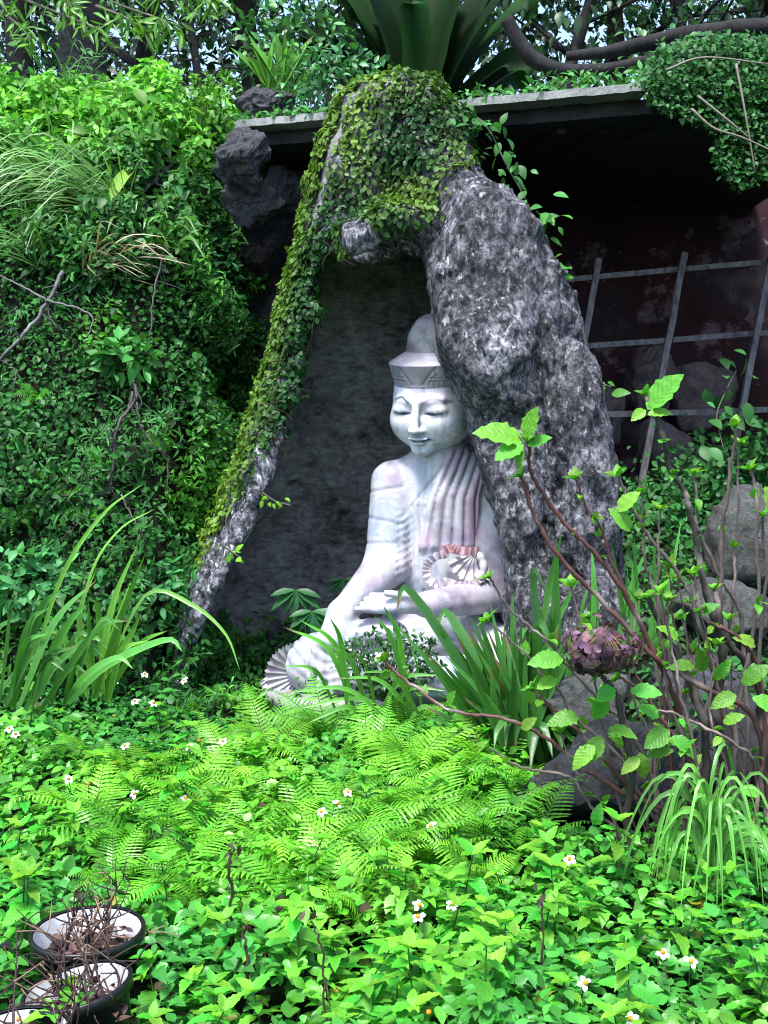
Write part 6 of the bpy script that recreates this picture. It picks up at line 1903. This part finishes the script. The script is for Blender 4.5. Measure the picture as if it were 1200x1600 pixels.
tag(leaf_mass(P, np.tile([0, -0.7, 0.6], (n, 1)), 0.045, (0.028, 0.12, 0.028), 114, T_ROUND).build('foliage', M['ivy'], ivm, np.array(ivm.location)), None, None, None, 'stuff')
# unseen side wall, added at the right to darken the recess
g = Geo(); A, B2 = np.meshgrid(np.linspace(6.2, 9.2, 40), np.linspace(0.3, 3.7, 40), indexing='ij')
xw = 3.3 + 0.12 * fbm(np.stack([A, B2, A * 0], -1), 1.5, 4)
Q2 = np.array([(i * 40 + j, (i + 1) * 40 + j, (i + 1) * 40 + j + 1, i * 40 + j + 1) for i in range(39) for j in range(39)])
for dx in (0, 0.25): g.add(np.stack([xw + dx, A, B2], -1).reshape(-1, 3), Q2)
tag(g.build('added_side_wall', M['rockd']), 'unseen rough dark rock wall added at the right end to darken the recess', 'wall')

# ------------------------------------------------------------------ logs on the roof
def log(pts, r, label, seed):
    rng = np.random.default_rng(seed); P = spline(WP(pts), 40); P = P + 0.02 * np.stack([fbm(P, 3.0, 2, seed=i) for i in range(3)], -1)
    g = Geo(); V, F = tube_geo(P, r, 12, 0.05, rng); g.add(V, F); o = g.build('fallen_log', M['log'], None, P[0]); o.location = P[0]
    return tag(o, label, 'log')
log([(790, 30, 6.75), (808, 62, 6.75), (835, 92, 6.75), (880, 108, 6.72), (940, 108, 6.7), (1010, 98, 6.65), (1060, 85, 6.6)], [0.04, 0.05, 0.042, 0.036, 0.03], 'black curved branch with a raised end lying on the roof', 1)
log([(885, 90, 7.3), (960, 80, 7.2), (1040, 62, 7.1), (1120, 48, 7.0), (1230, 40, 6.9)], [0.03, 0.045, 0.055, 0.06], 'thick grey fallen trunk across the roof at upper right', 2)

# ------------------------------------------------------------------ trees on the plateau
def tree(px, Yd, r, H, label, seed, crown=None, mat='bark', limbs=6, lean=0.1, leaf=0.09, tint=(0.025, 0.09, 0.03), n=3500, tpls=T_OVAL, name='tree', crad=(1.4, 1.2, 1.1), cz=0.75):
    rng = np.random.default_rng(seed)
    x = (px - 600) / FPX * Yd; z0 = float(Hgt(x, Yd)) - 0.1
    root = empty(name, (x, Yd, z0), label, 'tree', 'trees behind the roof'); b0 = np.array([x, Yd, z0])
    top = b0 + np.array([rng.normal(0, lean) * H, rng.normal(0, lean) * H, H])
    P = spline([b0, b0 + (top - b0) * 0.35 + rng.normal(0, 0.06, 3), b0 + (top - b0) * 0.7 + rng.normal(0, 0.08, 3), top], 26)
    g = Geo(); V, F = tube_geo(P, [r * 1.25, r, r * 0.85, r * 0.6], 12, 0.07, rng); g.add(V, F); tr = g.build('trunk', M[mat], root, b0)
    tipl = []
    for k in range(limbs):
        t = rng.uniform(0.25, 0.95); p = P[int(t * 25)]; a = rng.uniform(0, 2 * pi); L = rng.uniform(0.6, 1.5) * H * 0.3
        e = p + np.array([cos(a) * L, sin(a) * L, L * rng.uniform(0.1, 0.8)]); Pl = spline([p, (p + e) / 2 + rng.normal(0, 0.1, 3), e], 12)
        g = Geo(); V, F = tube_geo(Pl, [r * 0.4, r * 0.12], 7, 0.1, rng); g.add(V, F); lb_ = g.build('limb', M[mat], root, b0); tipl.append(e)
        for j in range(4):
            q = Pl[rng.integers(5, 12)]; e2 = q + norm(rng.normal(0, 1, 3)) * rng.uniform(0.2, 0.5)
            g = Geo(); V, F = tube_geo(spline([q, (q + e2) / 2 + rng.normal(0, 0.04, 3), e2], 6), [r * 0.12, r * 0.03], 5); g.add(V, F); g.build('twig', M[mat], lb_, b0); tipl.append(e2)
    if n:
        tp = np.array(tipl); c = b0 + (top - b0) * cz
        q = np.where((rng.random((n, 1)) < 0.55), tp[rng.integers(0, len(tp), n)] + rng.normal(0, 0.3, (n, 3)), c + norm(rng.normal(0, 1, (n, 3))) * rng.random((n, 1)) ** 0.5 * np.array(crad))
        keep = sst(-0.25, 0.15, fbm(q, 1.6, 3, seed=seed)) > rng.random(n) * 0.9
        q = q[keep]; m = len(q)
        g = leaf_mass(q, np.tile([0, 0, 1.0], (m, 1)), leaf, tint, seed + 500, tpls, 'dark')
        tag(g.build('crown', M['dark'], root, b0), None, None, None, 'stuff')
    return root
tree(142, 10.6, 0.20, 5.0, 'stout ringed palm trunk rising behind the bank crest at upper left', 1, mat='palm', limbs=0, lean=0.0, n=0, name='palm_tree')
tree(55, 9.9, 0.10, 4.0, 'dark forked tree left of the palm trunk at the upper left corner', 2, n=3800, limbs=9)
tree(205, 11.5, 0.09, 4.5, 'thin dark tree just right of the palm trunk', 3, n=4200, limbs=8)
tree(300, 9.6, 0.035, 2.2, 'small bare twiggy tree standing on the bank crest', 4, n=250, limbs=16, leaf=0.05, lean=0.03)
tree(420, 12.5, 0.11, 5.0, 'dark tree behind the roof shrubs left of the big fern', 5, n=5200, limbs=9)
tree(880, 11.5, 0.07, 4.0, 'slender tree behind the black branch on the roof', 6, n=2600, limbs=9, tint=(0.035, 0.12, 0.035))
tree(960, 13.0, 0.10, 5.0, 'tree behind the fallen trunk at upper right', 7, n=4200, limbs=8)
tree(1100, 12.0, 0.09, 4.5, 'pale-barked tree right of the fallen trunk', 8, n=2600, limbs=10)
tree(1210, 13.5, 0.12, 5.0, 'tree at the upper right corner', 9, n=3600, limbs=9)
tree(-60, 12.5, 0.14, 5.5, 'broad tree at the left edge behind the forked tree', 10, n=5000, limbs=9)
tree(700, 13.5, 0.12, 5.5, 'tree hidden behind the bird\'s nest fern', 11, n=5000, limbs=9)

# willow-leaved branches overhanging the upper left
rng = np.random.default_rng(121)
wt = W(-90, 140, 8.3); wt[2] = float(Hgt(wt[0], wt[1]))
wr = empty('willow_leaved_tree', wt, 'overhanging branches with narrow yellow-green willow-like leaves at the upper left', 'tree')
P = spline([wt, wt + [0.05, 0, 1.2], wt + [0.15, -0.1, 2.6]], 16); g = Geo(); V, F = tube_geo(P, [0.08, 0.05], 9); g.add(V, F); g.build('trunk', M['bark'], wr, wt)
g2 = Geo()
for pts in ([(-60, -60, 8.2), (20, -10, 7.7), (90, 20, 7.3), (150, 45, 7.1), (175, 60, 7.0)], [(-60, -90, 8.2), (80, -40, 7.6), (180, 5, 7.2), (250, 30, 7.0), (290, 45, 6.9)], [(-70, -40, 8.2), (-10, 10, 7.8), (30, 40, 7.5), (50, 65, 7.4)],
            [(100, -60, 7.6), (220, -20, 7.2), (300, 0, 7.0), (330, 10, 6.9)], [(150, 10, 7.2), (200, 30, 7.1), (245, 60, 7.0)], [(60, -50, 7.6), (100, -5, 7.3), (120, 25, 7.2)], [(250, -40, 7.2), (310, -15, 7.0), (350, 5, 6.9)]):
    P = spline(WP(pts), 40); g = Geo(); V, F = tube_geo(P, [0.014, 0.004], 6); g.add(V, F, (0.05, 0.045, 0.03)); g.build('branch', M['stem'], wr, wt)
    m = 52; i = rng.integers(10, 40, m); q = P[i] + rng.normal(0, 0.035, (m, 3))
    T_ = np.array([0.10, 0.27, 0.035]) * rng.uniform(0.6, 1.5, (m, 1))
    scatter(g2, T_LANCE, q, rng.normal(0, 0.55, (m, 3)) + np.array([0.25, -0.2, -0.55]), rng.normal(0, 0.5, (m, 3)) + np.array([0, -0.5, 0.6]), rng.uniform(0.08, 0.15, m), T_, rng)
tag(g2.build('leaves', M['leaf'], wr, wt), None, None, None, 'stuff')

# undergrowth and far wood
def wood():
    rng = np.random.default_rng(131); n = 44000
    y = rng.uniform(11.5, 18, n); x = rng.uniform(-0.46, 0.46, n) * y * 1.25; h = rng.random(n) ** 0.9 * 6.0
    P = np.stack([x, y, Hgt(x, y) + h], -1)
    k = fbm(P, 0.55, 3, seed=9) + 0.38 + 0.12 * sst(0.5, -1.0, x) - 0.06 * sst(1.5, 4.0, h) - 0.26 * sst(0.9, 2.5, x) * sst(0.8, 2.0, h)
    P = P[k > 0.06]; n = len(P)
    return leaf_mass(P, np.tile([0, -0.2, 1.0], (n, 1)), 0.16, (0.022, 0.075, 0.028), 132, T_OVAL, 'dark')
stuff(wood().build('far_wood', M['dark']), 'dark mass of woodland undergrowth behind the roof and the bank', 'wood')
def crest():
    rng = np.random.default_rng(141); n = 5200
    y = rng.uniform(8.3, 11.5, n); x = rng.uniform(-0.45, 0.45, n) * y * 1.15
    P = np.stack([x, y, Hgt(x, y) + 0.45 * rng.random(n) * (0.4 + sst(-0.3, 0.3, fbm(np.stack([x, y, x * 0], -1), 1.2, 3)))], -1)
    P = P[(x < -0.9) | (y > 9.4)]; n = len(P)
    return leaf_mass(P, np.tile([0, -0.3, 1.0], (n, 1)), 0.075, (0.06, 0.19, 0.04), 142)
stuff(crest().build('crest_undergrowth', M['ivy']), 'low undergrowth along the crest of the bank and plateau', 'ground cover')

# bushier plants standing out of the bank
leafy_bush('bank_shrub', WG(325, 420, 0.15), (0.22, 0.18, 0.28), 900, T_OVAL, 0.055, (0.04, 0.17, 0.055), 'blue-green leafy shrub on the bank beside the grotto\'s left flank', 'shrub', 41, 12, 'ivy', WG(325, 455, 0.02))
leafy_bush('bank_shrub', WG(150, 405, 0.12), (0.30, 0.18, 0.16), 700, T_OVAL, 0.06, (0.045, 0.16, 0.04), 'dark leafy shrub above the lichen-spotted branch on the bank', 'shrub', 42, 12, 'ivy', WG(150, 430, 0.02))
leafy_bush('bank_shrub', WG(45, 905, 0.2), (0.30, 0.2, 0.18), 600, T_OVAL, 0.075, (0.05, 0.20, 0.06), 'broad-leaved plant behind the strap clumps at the left edge', 'shrub', 43, 10, 'ivy', WG(45, 935, 0.02))
leafy_bush('bank_shrub', WG(255, 930, 0.15), (0.24, 0.18, 0.2), 520, T_OVAL, 0.065, (0.04, 0.17, 0.05), 'leafy plant at the bank\'s foot beside the grotto\'s left leg', 'shrub', 44, 10, 'ivy', WG(255, 965, 0.02))
leafy_bush('bank_shrub', WG(200, 560, 0.12), (0.16, 0.14, 0.13), 260, T_OVAL, 0.085, (0.05, 0.20, 0.045), 'small broad-leaved plant above the forked dark branch', 'shrub', 45, 8, 'ivy', WG(200, 585, 0.02))
_left = [o.name for o in bpy.data.objects if o.parent is None and o.location.z < -10]
for _n in _left:
    for _c in list(bpy.data.objects[_n].children): bpy.data.objects.remove(_c, do_unlink=True)
    bpy.data.objects.remove(bpy.data.objects[_n], do_unlink=True)
